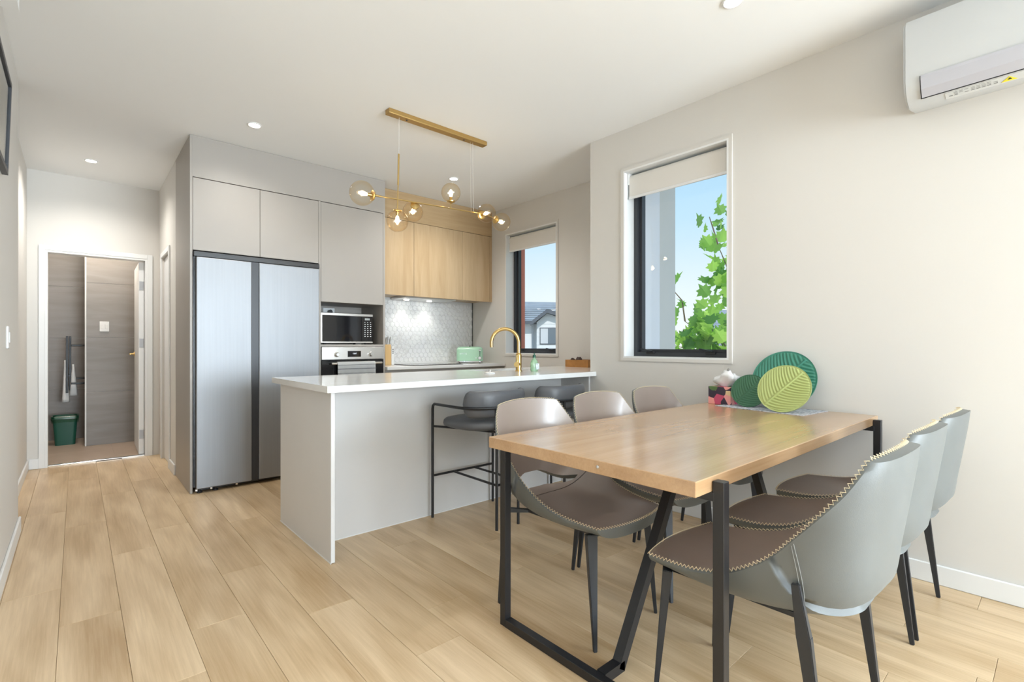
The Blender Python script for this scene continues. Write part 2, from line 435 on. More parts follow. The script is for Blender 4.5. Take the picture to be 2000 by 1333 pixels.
# baseboards
def skirt_x(name, x, s, ya, yb): struct(name, bx(x, x+s*.013, ya, yb, 0, .095, bev=.004), M['trim'])
def skirt_y(name, y, s, xa, xb): struct(name, bx(xa, xb, y, y+s*.013, 0, .095, bev=.004), M['trim'])
skirt_x('baseboard_right', XW, -1, YS, 2.559)
skirt_x('baseboard_left', XL, 1, 1.6, 4.296)
skirt_y('baseboard_left_end', 4.284, 1, XL-.12, XL)
skirt_x('baseboard_hall_left', -.345, 1, 4.297, YH)
skirt_y('baseboard_hall_end', YH, -1, -.332, -.265)
skirt_x('baseboard_hall_right', .655, -1, 5.24, 5.545)

# floor: underlay plus individual boards
fl = struct('floor', bx(XB-.12, XK+.22, YS-.12, 6.47, -.12, -.012), M['underfloor'], loc=(0, 0, 0))
PW = .1995; PL = 1.45
joints = {-1: 3.16, 0: 2.73, 1: 2.02, 2: 2.34, 3: 2.81, 4: 2.155, 5: 1.60, 6: 3.30, 7: 2.55, 8: 1.88, 9: .80}
plank_cache = {}; far_bm = BM()
for k in range(-13, 21):
    x0 = -.055+k*PW; x1 = x0+PW
    if x0 > XK: break
    x1c = min(x1, XK)
    x0c = max(x0, XB)
    if x1c-x0c < .02: continue
    j = joints.get(k, random.uniform(0, PL))
    y = j-PL*math.ceil((j-YS)/PL)
    yend = 6.42 if -1.5 <= k <= 3 else (5.1 if k > 3 else 1.5)
    if k in (-1, -2): yend = 6.42
    ystart = YS
    if x0 >= 3.12: ystart = 2.56
    while y < yend:
        a = max(y, ystart); b = min(y+PL, yend)
        if b-a > .05:
            g = .0005
            if b < -.05 or (x1c < -.3 and b <= 1.6) or x1c < -.5:
                if a < b: add_box(far_bm, x0c+g, x1c-g, a+g, b-g, -.012, 0)
                y += PL; continue
            key = (round(x1c-x0c, 3), round(b-a, 3))
            cx, cy = (x0c+x1c)/2, (a+b)/2
            if key not in plank_cache:
                bm = bx(-(x1c-x0c)/2+g, (x1c-x0c)/2-g, -(b-a)/2+g, (b-a)/2-g, -.012, 0, bev=.0009)
                me = bpy.data.meshes.new('floor_board'); bm.to_mesh(me); bm.free(); me.materials.append(M['floor']); plank_cache[key] = me
            o = bpy.data.objects.new('floor_board', plank_cache[key]); C.objects.link(o); o.parent = fl; o.location = (cx, cy, 0)
        y += PL

fb_ = obj('floor_boards', far_bm, M['floor'], fl); fb_['kind'] = 'stuff'

# ------------------------------------------------------------------ windows
def window(n, X, op, finmat, finy, fw):
    y0, y1, z0, z1 = op; xo = X+.22
    t = bpy.data.objects.new('window_%d' % n, None); C.objects.link(t); t['kind'] = 'structure'
    ORG[t.name] = Vector((0, 0, 0)); t.location = (X, (y0+y1)/2, z0); ORG[t.name] = Vector(t.location)
    # white reveal lining and thin architrave
    bm = BM(); th = .012
    add_box(bm, X-.008, X+.13, y0, y0+th, z0, z1); add_box(bm, X-.008, X+.13, y1-th, y1, z0, z1)
    add_box(bm, X-.008, X+.13, y0+th, y1-th, z1-th, z1); add_box(bm, X-.008, X+.13, y0+th, y1-th, z0, z0+th)
    obj('reveal_lining', bm, M['trim'], t)
    for nm, a in (('architrave', (y0-.022, y0, z0-.022, z1+.022)), ('architrave', (y1, y1+.022, z0-.022, z1+.022)), ('architrave', (y0, y1, z1, z1+.022)), ('architrave', (y0, y1, z0-.022, z0))):
        obj(nm, bx(X-.008, X, a[0], a[1], a[2], a[3]), M['wall'], t)
    xa, xb = X+.115, X+.20; q = .04
    a0, a1, b0, b1 = y0+.004, y1-.004, z0+.004, z1-.004
    bm = BM()
    add_box(bm, xa, xb, a0, a0+q, b0, b1); add_box(bm, xa, xb, a1-q, a1, b0, b1)
    add_box(bm, xa, xb, a0+q, a1-q, b1-q, b1); add_box(bm, xa, xb, a0+q, a1-q, b0, b0+q)
    obj('window_frame', bm, M['blackframe'], t)
    bm = BM(); q2 = q+.022
    for s in ((a0+q, a0+q2, b0+q, b1-q), (a1-q2, a1-q, b0+q, b1-q), (a0+q2, a1-q2, b1-q2, b1-q), (a0+q2, a1-q2, b0+q, b0+q2)):
        add_box(bm, xa+.03, xb-.01, *s)
    obj('sash', bm, M['blackframe'], t)
    obj('pane', bx(xa+.055, xa+.061, a0+q+.005, a1-q-.005, b0+q+.005, b1-q-.005), M['glass'], t)
    bm = BM()
    for yy in (y1-.20*(y1-y0), y0+.22*(y1-y0)):
        add_box(bm, xa-.012, xa, yy-.035, yy+.035, b0+q-.012, b0+q+.004, bev=.002)
        bar(bm, (xa-.014, yy-.02, b0+q+.008), (xa-.016, yy+.075, b0+q+.026), .010, .007)
    obj('stay', bm, M['black'], t)
    return t
window(1, XW, W1, None, None, None)
window(2, XK, W2, None, None, None)
# back glazed doors and invented living window (behind the camera)
def plain_window(n, axis, c, a0, a1, z0, z1, mull):
    t = bpy.data.objects.new('window_%d' % n, None); C.objects.link(t); t['kind'] = 'structure'; ORG[t.name] = Vector((0, 0, 0))
    bm = BM(); q = .05
    def b(u0, u1, w0, w1):
        if axis == 'Y': add_box(bm, u0, u1, c-.04, c+.04, w0, w1)
        else: add_box(bm, c-.04, c+.04, u0, u1, w0, w1)
    b(a0, a0+q, z0, z1); b(a1-q, a1, z0, z1); b(a0, a1, z0, z0+q); b(a0, a1, z1-q, z1)
    for k in range(1, mull): u = a0+(a1-a0)*k/mull; b(u-q/2, u+q/2, z0+q, z1-q)
    obj('window_frame', bm, M['blackframe'], t)
    bm = BM()
    if axis == 'Y': add_box(bm, a0+q, a1-q, c-.003, c+.003, z0+q, z1-q)
    else: add_box(bm, c-.003, c+.003, a0+q, a1-q, z0+q, z1-q)
    obj('pane', bm, M['glass'], t)
plain_window(3, 'Y', YS-.06, 0.45, 3.0, 0, 2.4, 3)
plain_window(4, 'X', XB-.06, -3.2, 0, .7, 2.3, 3)  # unseen window, put in for light from the back left

plain_window(5, 'X', XW+.10, -3.6, -1.6, .7, 2.3, 2)  # unseen window, put in to let light onto the left wall

def blind(X, op, label, drop):
    y0, y1, z0, z1 = op
    t = thing('roller_blind', label, 'blind', (X+.05, (y0+y1)/2, z1-.05), 0, None)
    zc = z1-.052
    bm = BM(); add_tube(bm, [(X+.06, y0+.03, zc), (X+.06, y1-.03, zc)], .026, 16); obj('roller', bm, M['blind'], t, auto=40)
    bm = bx(X+.033, X+.0355, y0+.028, y1-.028, z1-drop, zc); obj('fabric', bm, M['blind'], t)
    bm = bx(X+.028, X+.041, y0+.026, y1-.026, z1-drop-.012, z1-drop+.008, bev=.003); obj('bottom_bar', bm, M['trim'], t)
    for yy in (y0+.014, y1-.027):
        obj('bracket', bx(X+.03, X+.09, yy, yy+.013, z1-.10, z1-.013, bev=.002), M['white'], t)
blind(XW, W1, 'short white roller blind rolled up at the top of the large dining window', .20)
blind(XK, W2, 'short white roller blind rolled up at the top of the kitchen window', .20)

# ------------------------------------------------------------------ hall door frame and doors
d1 = bpy.data.objects.new('door_1', None); C.objects.link(d1); d1['kind'] = 'structure'; ORG[d1.name] = Vector((0, 0, 0))
XD0, XD1, ZD = -.223, .552, 2.052
bm = BM()
add_box(bm, XD0-.045, XD0, YH-.014, YH, 0, ZD+.045, bev=.003); obj('architrave', bm, M['trim'], d1)
obj('architrave', bx(XD1, XD1+.045, YH-.014, YH, 0, ZD+.045, bev=.003), M['trim'], d1)
obj('architrave', bx(XD0, XD1, YH-.014, YH, ZD, ZD+.045, bev=.003), M['trim'], d1)
bm = BM(); add_box(bm, XD0, XD0+.018, YH-.008, YH+.115, 0, ZD); add_box(bm, XD1-.018, XD1, YH-.008, YH+.115, 0, ZD); add_box(bm, XD0+.018, XD1-.018, YH-.008, YH+.115, ZD-.018, ZD)
obj('jamb', bm, M['trim'], d1)
obj('threshold', bx(XD0+.018, XD1-.018, YH+.03, YH+.075, -.002, .010, bev=.003), M['chrome'], d1)
# the open leaf
bm = BM(); add_box(bm, 0, .044, 0, .74, .012, 2.025, bev=.002)
ML = Matrix.Translation((.4865, YH+.075, 0)) @ Matrix.Rotation(R(-1.2), 4, 'Z')
rot_bm(bm, ML); leaf = obj('door_leaf', bm, M['trim'], d1)
for z in (.22, 1.18, 1.78):
    bm = BM(); add_box(bm, .005, .039, -.004, .002, z-.045, z+.045); add_tube(bm, [(.046, -.004, z-.045), (.046, -.004, z+.045)], .006, 8); rot_bm(bm, ML); obj('hinge', bm, M['hinge'], leaf)
bm = BM(); add_lathe(bm, [(.026, 0), (.026, .008), (.010, .010), (.010, .045), (0, .045)], (0, 0, 0), 16, 'X')
rot_bm(bm, Matrix.Translation((0, .68, 1.055)) @ Matrix.Rotation(R(180), 4, 'Z')); add_box(bm, -.052, -.038, .57, .69, 1.045, 1.063, bev=.004); rot_bm(bm, ML)
obj('door_handle', bm, M['brass'], leaf, auto=40)
# side door in the hall wall
d2 = bpy.data.objects.new('door_2', None); C.objects.link(d2); d2['kind'] = 'structure'; ORG[d2.name] = Vector((0, 0, 0))
for a, b in ((5.55, 5.60), (6.12, 6.17)): obj('architrave', bx(.641, .655, a, b, 0, 2.09, bev=.003), M['trim'], d2)
obj('architrave', bx(.641, .655, 5.60, 6.12, 2.04, 2.09, bev=.003), M['trim'], d2)
obj('door_leaf', bx(.672, .71, 5.60, 6.12, .006, 2.036), M['trim'], d2)

# ------------------------------------------------------------------ bathroom beyond the hall door
XR = .07
bt = struct('wall_bath_right', bx(XR+.012, 1.35, 7.45, 7.55, 0, H), M['grout'])
def tiles(parent, xs, zs, y0, y1):
    for i in range(len(xs)-1):
        for k in range(len(zs)-1):
            obj('wall_tile', bx(xs[i]+.0012, xs[i+1]-.0012, y0, y1, zs[k]+.0012, zs[k+1]-.0012, bev=.0008), M['bathtile'], parent)
tiles(bt, [XR+.012, 1.28], [.0, .615, 1.245, 1.875, 2.5, H], 7.44, 7.45)
struct('trim_1', bx(XR, XR+.012, 7.436, 7.55, 0, H), M['trim'])
bb = struct('wall_bath_back', bx(-.62, 1.35, 8.16, 8.26, 0, H), M['grout'])
tiles(bb, [-.62, .58, 1.34], [.0, .615, 1.245, 1.875, 2.5, H], 8.15, 8.16)
struct('wall_bath_left', bx(-.72, -.62, 6.475, 8.26, 0, H), M['bathtile'])
struct('wall_bath_door_side', bx(-.72, -.36, 6.375, 6.475, 0, H), M['wall'])
struct('wall_bath_east', bx(1.28, 1.38, 6.475, 8.16, 0, H), M['bathtile'])
fb = struct('floor_bath', bx(-.72, 1.38, 6.42, 8.3, -.12, -.006), M['grout'])
for a, b in ((-.62, .30), (.30, 1.28)):
    for c, d_ in ((6.475, 7.18), (7.18, 8.15)):
        obj('floor_tile', bx(a+.001, b-.001, c+.001, d_-.001, -.006, 0), M['bathfloor'], fb)
t = thing('wall_switch', 'white double light switch on the grey stone tiles of the bathroom', 'switch', (.241, 7.44, 1.37))
obj('plate', bx(.198, .285, 7.430, 7.44, 1.315, 1.432, bev=.003), M['white'], t)
for x in (.222, .261): obj('rocker', bx(x-.013, x+.013, 7.426, 7.431, 1.345, 1.40, bev=.002), M['trim'], t)
t = thing('wall_switch', 'white light switch on the left wall below the framed picture', 'switch', (XL, 3.62, 1.19))
obj('plate', bx(XL, XL+.009, 3.585, 3.655, 1.135, 1.25, bev=.003), M['white'], t)
obj('rocker', bx(XL+.009, XL+.013, 3.607, 3.633, 1.165, 1.22, bev=.002), M['trim'], t)
# towel ladder on the return wall
t = thing('towel_rail', 'black wall mounted ladder towel rail in the bathroom', 'towel rail', (0, 7.75, .6))
obj('post', bx(-.095, -.073, 7.74, 7.765, .598, 1.262, bev=.003), M['black'], t)
obj('post', bx(-.068, -.048, 7.83, 7.855, .62, 1.262, bev=.003), M['black'], t)
for z, yy in ((1.154, 7.75), (.706, 7.75), (.76, 7.84)): obj('rung', bx(-.05, .34, yy-.011, yy+.011, z-.011, z+.011, bev=.004), M['black'], t)
obj('rung', bx(-.09, -.05, 7.76, 7.84, .79, .81), M['black'], t)
obj('bracket', bx(.31, .34, 7.74, 7.86, .72, 1.13), M['black'], t)
struct('trim_2', bx(.34, .40, 7.55, 8.15, 0, H), M['bathtile'])
def hang(name, x, y, z0, z1, w0, w1, label):
    bm = BM(); n = 10; rows = []
    for i in range(13):
        f = i/12; z = z1+(z0-z1)*f; wd = w0+(w1-w0)*f
        row = []
        for k in range(n):
            a = 2*math.pi*k/n
            row.append(bm.verts.new((x+wd/2*math.cos(a)*(1+.2*math.sin(3*a+2*f)), y+.014*math.sin(a)*(1+.3*math.cos(4*a)), z+(.012*math.sin(5*a) if i == 12 else 0))))
        rows.append(row)
    for i in range(12):
        for k in range(n): bm.faces.new((rows[i][k], rows[i][(k+1) % n], rows[i+1][(k+1) % n], rows[i+1][k]))
    bm.faces.new(rows[0]); bm.faces.new(rows[-1][::-1])
    o = obj(name, bm, M['towel'], smooth=True); tagset(o, label, 'towel'); return o
hang('hand_towel', -.10, 7.772, .49, .98, .02, .065, 'narrow white towel hanging lowest on the left of the towel rail')
hang('hand_towel', -.032, 7.80, .56, .93, .02, .07, 'white towel hanging on the right behind the post of the towel rail')
# bin
t = thing('waste_bin', 'dark green plastic waste bin with a clear liner in the bathroom', 'bin', (-.10, 7.75, 0))
bm = BM()
def rr(hx, hy, rad, z, n=5):
    pts = []
    for cx, cy, a0 in ((hx-rad, hy-rad, 0), (-hx+rad, hy-rad, 90), (-hx+rad, -hy+rad, 180), (hx-rad, -hy+rad, 270)):
        for k in range(n+1):
            a = R(a0+90*k/n); pts.append((cx+rad*math.cos(a), cy+rad*math.sin(a), z))
    return pts
def loft(bm, rings, off=(0, 0, 0), cap0=True, cap1=True):
    V = [[bm.verts.new(Vector(p)+Vector(off)) for p in r] for r in rings]; n = len(V[0])
    for i in range(len(V)-1):
        for k in range(n): bm.faces.new((V[i][k], V[i][(k+1) % n], V[i+1][(k+1) % n], V[i+1][k]))
    if cap0: bm.faces.new(V[0][::-1])
    if cap1: bm.faces.new(V[-1])
    return bm
BO = (-.10, 7.75, 0)
loft(bm, [rr(.088, .07, .03, 0), rr(.108, .09, .035, .30), rr(.118, .1, .035, .31), rr(.118, .1, .035, .335), rr(.110, .092, .033, .335), rr(.104, .086, .033, .28), rr(.082, .064, .028, .012)], BO, True, True)
obj('bucket', bm, M['binGreen'], t, auto=40)
bm = BM(); import_r = random.Random(3)
def wob(ring, a): return [(x+import_r.uniform(-a, a), y+import_r.uniform(-a, a), z+import_r.uniform(-a, a)) for x, y, z in ring]
loft(bm, [wob(rr(.113, .095, .035, .262), .005), wob(rr(.122, .104, .036, .30), .002), rr(.121, .103, .036, .338), wob(rr(.108, .09, .033, .338), .001), wob(rr(.10, .082, .033, .25), .006)], BO, False, False)
obj('bin_liner', bm, M['liner'], t, smooth=True)

# ------------------------------------------------------------------ tall cabinets
YW = 4.50; g = .0018
bm = bx(.655, .673, YW, 5.224, .002, H-.002, bev=.001)
tagset(obj('cabinet_end_panel', bm, M['cab']), 'tall greige end panel at the left of the fridge running floor to ceiling', 'panel')
bm = bx(.673, 2.296, YW+.0, 5.0, 2.466, H-.002)
tagset(obj('cabinet_bulkhead', bm, M['cab']), 'greige bulkhead panel above the tall cabinet doors', 'panel')
t = thing('fridge_cabinet', 'greige two-door overhead cabinet above the fridge', 'cabinet', (1.155, YW, 1.90))
obj('body', bx(.675, 1.640, YW+.02, 5.08, 1.90, 2.464), M['cab'], t)
obj('door', bx(.675, 1.153, YW, YW+.018, 1.897, 2.460, bev=.0012), M['cab'], t)
obj('door', bx(1.156, 1.640, YW, YW+.018, 1.897, 2.460, bev=.0012), M['cab'], t)
t = thing('oven_tower', 'tall greige cabinet housing the microwave niche and the oven', 'cabinet', (1.97, YW, 0))
obj('side_panel', bx(1.642, 1.662, YW, 5.08, 0, 2.464), M['cab'], t)
obj('side_panel', bx(2.276, 2.296, YW, 5.08, 0, 2.79-.324), M['cab'], t)
obj('body', bx(1.662, 2.276, YW+.02, 5.08, 1.553, 2.464), M['cab'], t)
obj('door', bx(1.664, 2.274, YW, YW+.018, 1.553, 2.460, bev=.0012), M['cab'], t)
obj('back_panel', bx(1.662, 2.276, 5.0, 5.08, 0, 1.553), M['cab'], t)
obj('shelf', bx(1.662, 2.276, YW, 5.0, 1.142, 1.162, bev=.001), M['cab'], t)
obj('drawer', bx(1.664, 2.274, YW, YW+.018, .10, .535, bev=.0012), M['cab'], t)
obj('plinth', bx(1.662, 2.276, YW+.06, YW+.08, 0, .10), M['cab'], t)
t = thing('power_socket', 'white power socket with a black plug above the microwave', 'socket', (1.92, 5.0, 1.5))
obj('plate', bx(1.865, 1.985, 4.991, 5.0, 1.46, 1.535, bev=.003), M['white'], t)
bm = BM(); add_lathe(bm, [(.022, 0), (.020, .03), (.0, .032)], (0, 0, 0), 14, 'Y'); rot_bm(bm, Matrix.Translation((1.93, 4.96, 1.495))); obj('plug', bm, M['blackplastic'], t)

# fridge
t = thing('fridge', 'large brushed steel double-door fridge freezer with black centre grip channel', 'fridge', (1.155, 4.8, 0))
YF = 4.465
obj('cabinet_body', bx(.68, 1.636, YF+.045, 5.05, .045, 1.845), M['blackplastic'], t)
obj('door', bx(.692, 1.083, YF, YF+.045, .035, 1.842, bev=.006, seg=2), M['steel'], t)
obj('door', bx(1.138, 1.636, YF, YF+.045, .035, 1.842, bev=.006, seg=2), M['steel'], t)
obj('grip_channel', bx(1.083, 1.138, YF+.012, YF+.045, .035, 1.842), M['blackframe'], t)
obj('top_trim', bx(.676, 1.640, YF+.008, YF+.10, 1.845, 1.885, bev=.003), M['blackplastic'], t)
obj('kick_plate', bx(.70, 1.62, YF+.06, YF+.075, .012, .045), M['blackplastic'], t)
for x in (.72, .83, 1.58):
    bm = BM(); add_lathe(bm, [(.018, 0), (.018, .012), (.008, .014), (.008, .05)], (x, YF+.04, 0), 12); obj('foot', bm, M['blackplastic'], t)
for x in (.69, .79, .97):
    obj('foot', bx(x, x+.018, YF+.03, YF+.045, .012, .032, bev=.003), M['chrome'], t, label='small pale levelling foot')

# microwave
t = thing('microwave', 'black and steel microwave oven standing in the cabinet niche', 'microwave', (1.93, 4.75, 1.162))
mx0, mx1, my, mz0, mz1 = 1.692, 2.205, 4.585, 1.176, 1.462
obj('case', bx(mx0, mx1, my+.02, 4.97, mz0, mz1, bev=.006, seg=2), M['blackplastic'], t)
obj('door', bx(mx0, mx1-.115, my, my+.02, mz0, mz1, bev=.004), M['blackglass'], t)
bm = bx(mx0-.001, mx1, my-.004, my+.01, mz1-.026, mz1-.002, bev=.002); add_box(bm, mx0-.001, mx1, my-.004, my+.01, mz0, mz0+.014, bev=.002); add_box(bm, mx0-.001, mx0+.012, my-.004, my+.01, mz0+.014, mz1-.026)
obj('steel_trim', bm, M['steel2'], t)
cp = obj('control_panel', bx(mx1-.113, mx1, my, my+.02, mz0+.014, mz1-.026, bev=.003), M['blackglass'], t)
obj('display', bx(mx1-.082, mx1-.030, my-.002, my+.002, mz1-.062, mz1-.042), mat('lcd', (.45, .47, .45), .3), cp)
for i in range(8):
    for k in range(3):
        x = mx1-.086+k*.029; z = mz1-.083-i*.0195
        obj('button', bx(x, x+.012 if i % 3 else x+.009, my-.0015, my+.001, z-.003, z+.003), M['white'], cp)
for x in (mx0+.05, mx1-.05):
    for yy in (my+.05, 4.9): bm = BM(); add_lathe(bm, [(.014, 0), (.012, .015)], (x, yy, 1.162), 10); obj('foot', bm, M['blackplastic'], t)

# oven
t = thing('wall_oven', 'built-in steel and black glass oven with a towel on its handle', 'oven', (1.97, 4.52, .54))
obj('oven_body', bx(1.668, 2.270, 4.52, 4.99, .545, 1.138), M['blackplastic'], t)
cp = obj('control_panel', bx(1.664, 2.273, YW-.02, YW+.02, 1.022, 1.138, bev=.002), M['steel2'], t)
obj('display', bx(1.905, 2.035, YW-.022, YW-.018, 1.044, 1.100), M['blackglass'], cp)
bm = text_bm('12:07', .018); rot_bm(bm, Matrix.Translation((1.972, YW-.0225, 1.070)) @ Matrix.Rotation(R(90), 4, 'X')); obj('clock_digits', bm, mat('digit', (.8, .85, .9), .4, emit=(.7, .8, .9), estr=.8), cp)
for x in (1.80, 2.135):
    bm = BM(); add_lathe(bm, [(.024, 0), (.024, .006), (.019, .010), (.018, .030), (.015, .034), (0, .034)], (0, 0, 0), 20, 'Y'); rot_bm(bm, Matrix.Rotation(R(0), 4, 'Z'))
    for v in bm.verts: v.co = Vector((x+v.co.x, YW-.02-abs(v.co.y), 1.068+v.co.z))
    obj('knob', bm, M['steel2'], cp, auto=40)
obj('door', bx(1.664, 2.273, YW-.014, YW+.02, .545, 1.016, bev=.003), M['blackglass'], t)
bm = BM(); add_tube(bm, [(1.742, YW-.055, .985), (2.236, YW-.055, .985)], .010, 12)
for x in (1.78, 2.20): add_tube(bm, [(x, YW-.055, .985), (x, YW-.012, .985)], .007, 8)
obj('handle', bm, M['steel2'], t, auto=40)
# towel over the handle
t = thing('tea_towel', 'white tea towel with thin grey stripes folded over the oven handle', 'towel', (1.975, YW-.06, .78))
bm = BM(); path = [(YW-.041, .80), (YW-.041, .985), (YW-.046, .998), (YW-.055, 1.002), (YW-.066, .998), (YW-.071, .985), (YW-.074, .90), (YW-.078, .78)]
rows = []
for i, (yy, zz) in enumerate(path):
    rows.append([bm.verts.new((1.79+.37*k/24, yy-(.0025*math.sin(k*1.3)+.0015*math.sin(k*2.9+i)) if i > 5 else yy, zz)) for k in range(25)])
for i in range(len(rows)-1):
    for k in range(24): bm.faces.new((rows[i][k], rows[i][k+1], rows[i+1][k+1], rows[i+1][k]))
bmesh.ops.solidify(bm, geom=bm.faces, thickness=.004)
tw = obj('cloth', bm, M['towel'], t, smooth=True)
for z, h in ((.972, .003), (.935, .006), (.895, .003)):
    obj('stripe', bx(1.788, 2.162, YW-.0815, YW-.076, z-h/2, z+h/2), M['stripe'], t)

# ------------------------------------------------------------------ timber overhead cabinets
YD = 4.70
t = thing('overhead_cabinet', 'oak veneer overhead kitchen cabinet with three doors and bulkhead', 'cabinet', (3.06, YD, 1.69))
obj('body', bx(2.298, XK-.002, YD+.02, 5.088, 1.70, 2.49), M['cabwood'], t)
obj('bulkhead', bx(2.298, XK-.002, YD, 5.088, 2.49, H-.002), M['cabwood_h'], t)
for a, b in ((2.298, 2.738), (2.741, 3.380), (3.383, 3.792)):
    obj('door', bx(a, b, YD, YD+.019, 1.686, 2.486, bev=.0012), M['cabwood'], t)
obj('filler', bx(3.795, XK-.002, YD, YD+.019, 1.686, 2.486), M['cabwood'], t)
t = thing('range_hood', 'slim silver range hood under the oak overhead cabinet with two lamps', 'range hood', (2.97, 4.9, 1.67))
obj('hood_body', bx(2.66, 3.32, 4.74, 5.06, 1.672, 1.699, bev=.003), M['steel2'], t)
HL = []
for x in (2.80, 3.10):
    bm = BM(); add_lathe(bm, [(.030, 1.668), (.030, 1.6725)], (x, 4.97, 0), 20); obj('lamp_lens', bm, M['lens'], t); HL.append((x, 4.97))
for x, y in HL:
    d = bpy.data.lights.new('hood_lamp', 'SPOT'); d.energy = 4.5; d.spot_size = R(105); d.spot_blend = .6; d.shadow_soft_size = .03; d.color = (1, .97, .9)
    o = bpy.data.objects.new('hood_lamp', d); C.objects.link(o); o.location = (x, y, 1.66)

# splashback of hexagon mosaic
sb = struct('wall_splashback', bx(2.296, 3.818, 5.094, 5.10, .94, 1.70), M['grout'])
bm = BM(); s = .0335; wx = s*math.sqrt(3)
row = 0; z = .94
while z < 1.71:
    x = 2.31+(wx/2 if row % 2 else 0)
    while x < 3.81:
        rr_ = s-.0016
        pts = [(x+rr_*math.cos(R(30+60*k)), z+rr_*math.sin(R(30+60*k))) for k in range(6)]
        if min(p[1] for p in pts) > .935 and max(p[0] for p in pts) < 3.82 and min(p[0] for p in pts) > 2.297 and max(p[1] for p in pts) < 1.70+.02:
            jt = random.uniform(0, .0006)
            A = [bm.verts.new((a, 5.0940, b)) for a, b in pts]; B = [bm.verts.new((x+(a-x)*.96, 5.0905-jt, z+(b-z)*.96)) for a, b in pts]
            bm.faces.new(B)
            for k in range(6): bm.faces.new((A[k], A[(k+1) % 6], B[(k+1) % 6], B[k]))
        x += wx
    z += 1.5*s; row += 1
hx = obj('hexagon_tiles', bm, M['marble'], sb); hx['kind'] = 'stuff'
struct('trim_3', bx(3.816, 3.822, 5.088, 5.10, .94, 1.70), M['blackframe'])

# ------------------------------------------------------------------ back bench
t = thing('base_cabinet', 'greige base cabinets under the back bench beside the oven tower', 'cabinet', (3.06, 4.8, 0))
obj('body', bx(2.298, XK-.004, 4.50, 5.085, .10, .905), M['cab'], t)
for a, b in ((2.30, 2.80), (2.803, 3.30), (3.303, 3.826)):
    obj('door', bx(a, b, 4.478, 4.50, .11, .885, bev=.0015), M['cab'], t)
obj('plinth', bx(2.298, XK-.004, 4.55, 4.57, 0, .10), M['cab'], t)
o = obj('back_benchtop', bx(2.297, XK-.001, 4.45, 5.094, .908, .941, bev=.003, seg=2), M['counter']); tagset(o, 'white stone benchtop running below the hexagon splashback', 'benchtop')
t = thing('cooktop', 'black glass cooktop set into the back bench', 'cooktop', (2.95, 4.78, .941))
obj('glass_plate', bx(2.63, 3.27, 4.53, 5.03, .9415, .947, bev=.002), M['blackglass'], t)
for x, y, r_ in ((2.79, 4.66, .075), (2.79, 4.90, .095), (3.11, 4.66, .095), (3.11, 4.90, .075)):
    bm = BM(); add_lathe(bm, [(r_, .9471), (r_, .9475), (r_-.003, .9475), (r_-.003, .9471)], (x, y, 0), 40, close=False); obj('zone_ring', bm, M['steel2'], t)
# knife block
t = thing('knife_block', 'pale wooden knife block with steel-handled knives beside the oven tower', 'knife block', (2.49, 4.86, .941))
bm = BM(); poly = [(4.80, .941), (4.92, .941), (4.90, 1.125), (4.81, 1.165)]
add_prism(bm, poly, lambda a, b: Vector((2.455, a, b)), lambda a, b: Vector((2.525, a, b)))
bmesh.ops.bevel(bm, geom=list(bm.edges), offset=.003, segments=2, affect='EDGES'); obj('block', bm, M['bamboo'], t)
for i, (x, y, h) in enumerate(((2.465, 4.83, .105), (2.490, 4.84, .115), (2.514, 4.83, .112), (2.478, 4.87, .07), (2.505, 4.875, .07))):
    bm = BM(); pts = [(x, y, 1.135), (x, y-.004, 1.135+h*.4), (x+.002, y-.010, 1.135+h*.75), (x+.005, y-.022, 1.135+h)]
    add_tube(bm, pts, [.006, .0075, .008, .0055], 8); obj('knife_handle', bm, M['steel2'], t, auto=50)
t = thing('kitchen_scale', 'small white device with three dark buttons right of the knife block', 'remote', (2.56, 4.86, .941))
obj('body', bx(2.540, 2.575, 4.83, 4.86, .942, 1.145, bev=.006, seg=2), M['white'], t)
for z in (1.07, 1.09, 1.11): obj('button', bx(2.552, 2.563, 4.828, 4.831, z-.005, z+.005), M['blackframe'], t)
# toaster
TT = thing('toaster', 'mint green rounded retro toaster in the corner of the back bench', 'toaster', (3.565, 4.80, .941), R(-38))
def slab(hx, hy, z0, z1, top_r, n=6):
    bm = BM(); rings = []
    for k in range(n+1):
        a = R(90*k/n); rings.append(rr(hx-top_r*(1-math.cos(a))*1.0, hy-top_r*(1-math.cos(a)), max(.008, .045-top_r*(1-math.cos(a))*.3), z1-top_r+top_r*math.sin(a)))
    rings.insert(0, rr(hx, hy, .045, z0))
    return loft(bm, rings)
obj('shell', slab(.158, .098, .022, .198, .042), M['mint'], TT, auto=50)
obj('base_trim', loft(BM(), [rr(.150, .09, .04, .008), rr(.161, .101, .045, .012), rr(.161, .101, .045, .026)]), M['chrome'], TT, auto=40)
bm = BM(); 
for y in (-.03, .03): add_box(bm, -.115, .115, y-.013, y+.013, .194, .1995)
obj('slot', bm, M['blackplastic'], TT)
obj('slot_knob', bx(-.008, .008, -.008, .008, .1985, .210, bev=.002), M['blackplastic'], TT)
obj('lever_slot', bx(.117, .123, -.1005, -.096, .06, .165), M['blackplastic'], TT)
obj('lever', bx(.105, .135, -.117, -.098, .150, .162, bev=.003), M['chrome'], TT)
bm = BM(); add_lathe(bm, [(.022, 0), (.022, .010), (.017, .018), (0, .018)], (0, 0, 0), 20, 'Y')
for v in bm.verts: v.co = Vector((.12+v.co.x, -.097-abs(v.co.y), .062+v.co.z))
obj('dial', bm, M['chrome'], TT, auto=40)
bm = BM(); add_lathe(bm, [(.008, 0), (.007, .006), (0, .006)], (0, 0, 0), 12, 'Y')
for v in bm.verts: v.co = Vector((.078+v.co.x, -.097-abs(v.co.y), .062+v.co.z))
obj('button', bm, M['chrome'], TT)
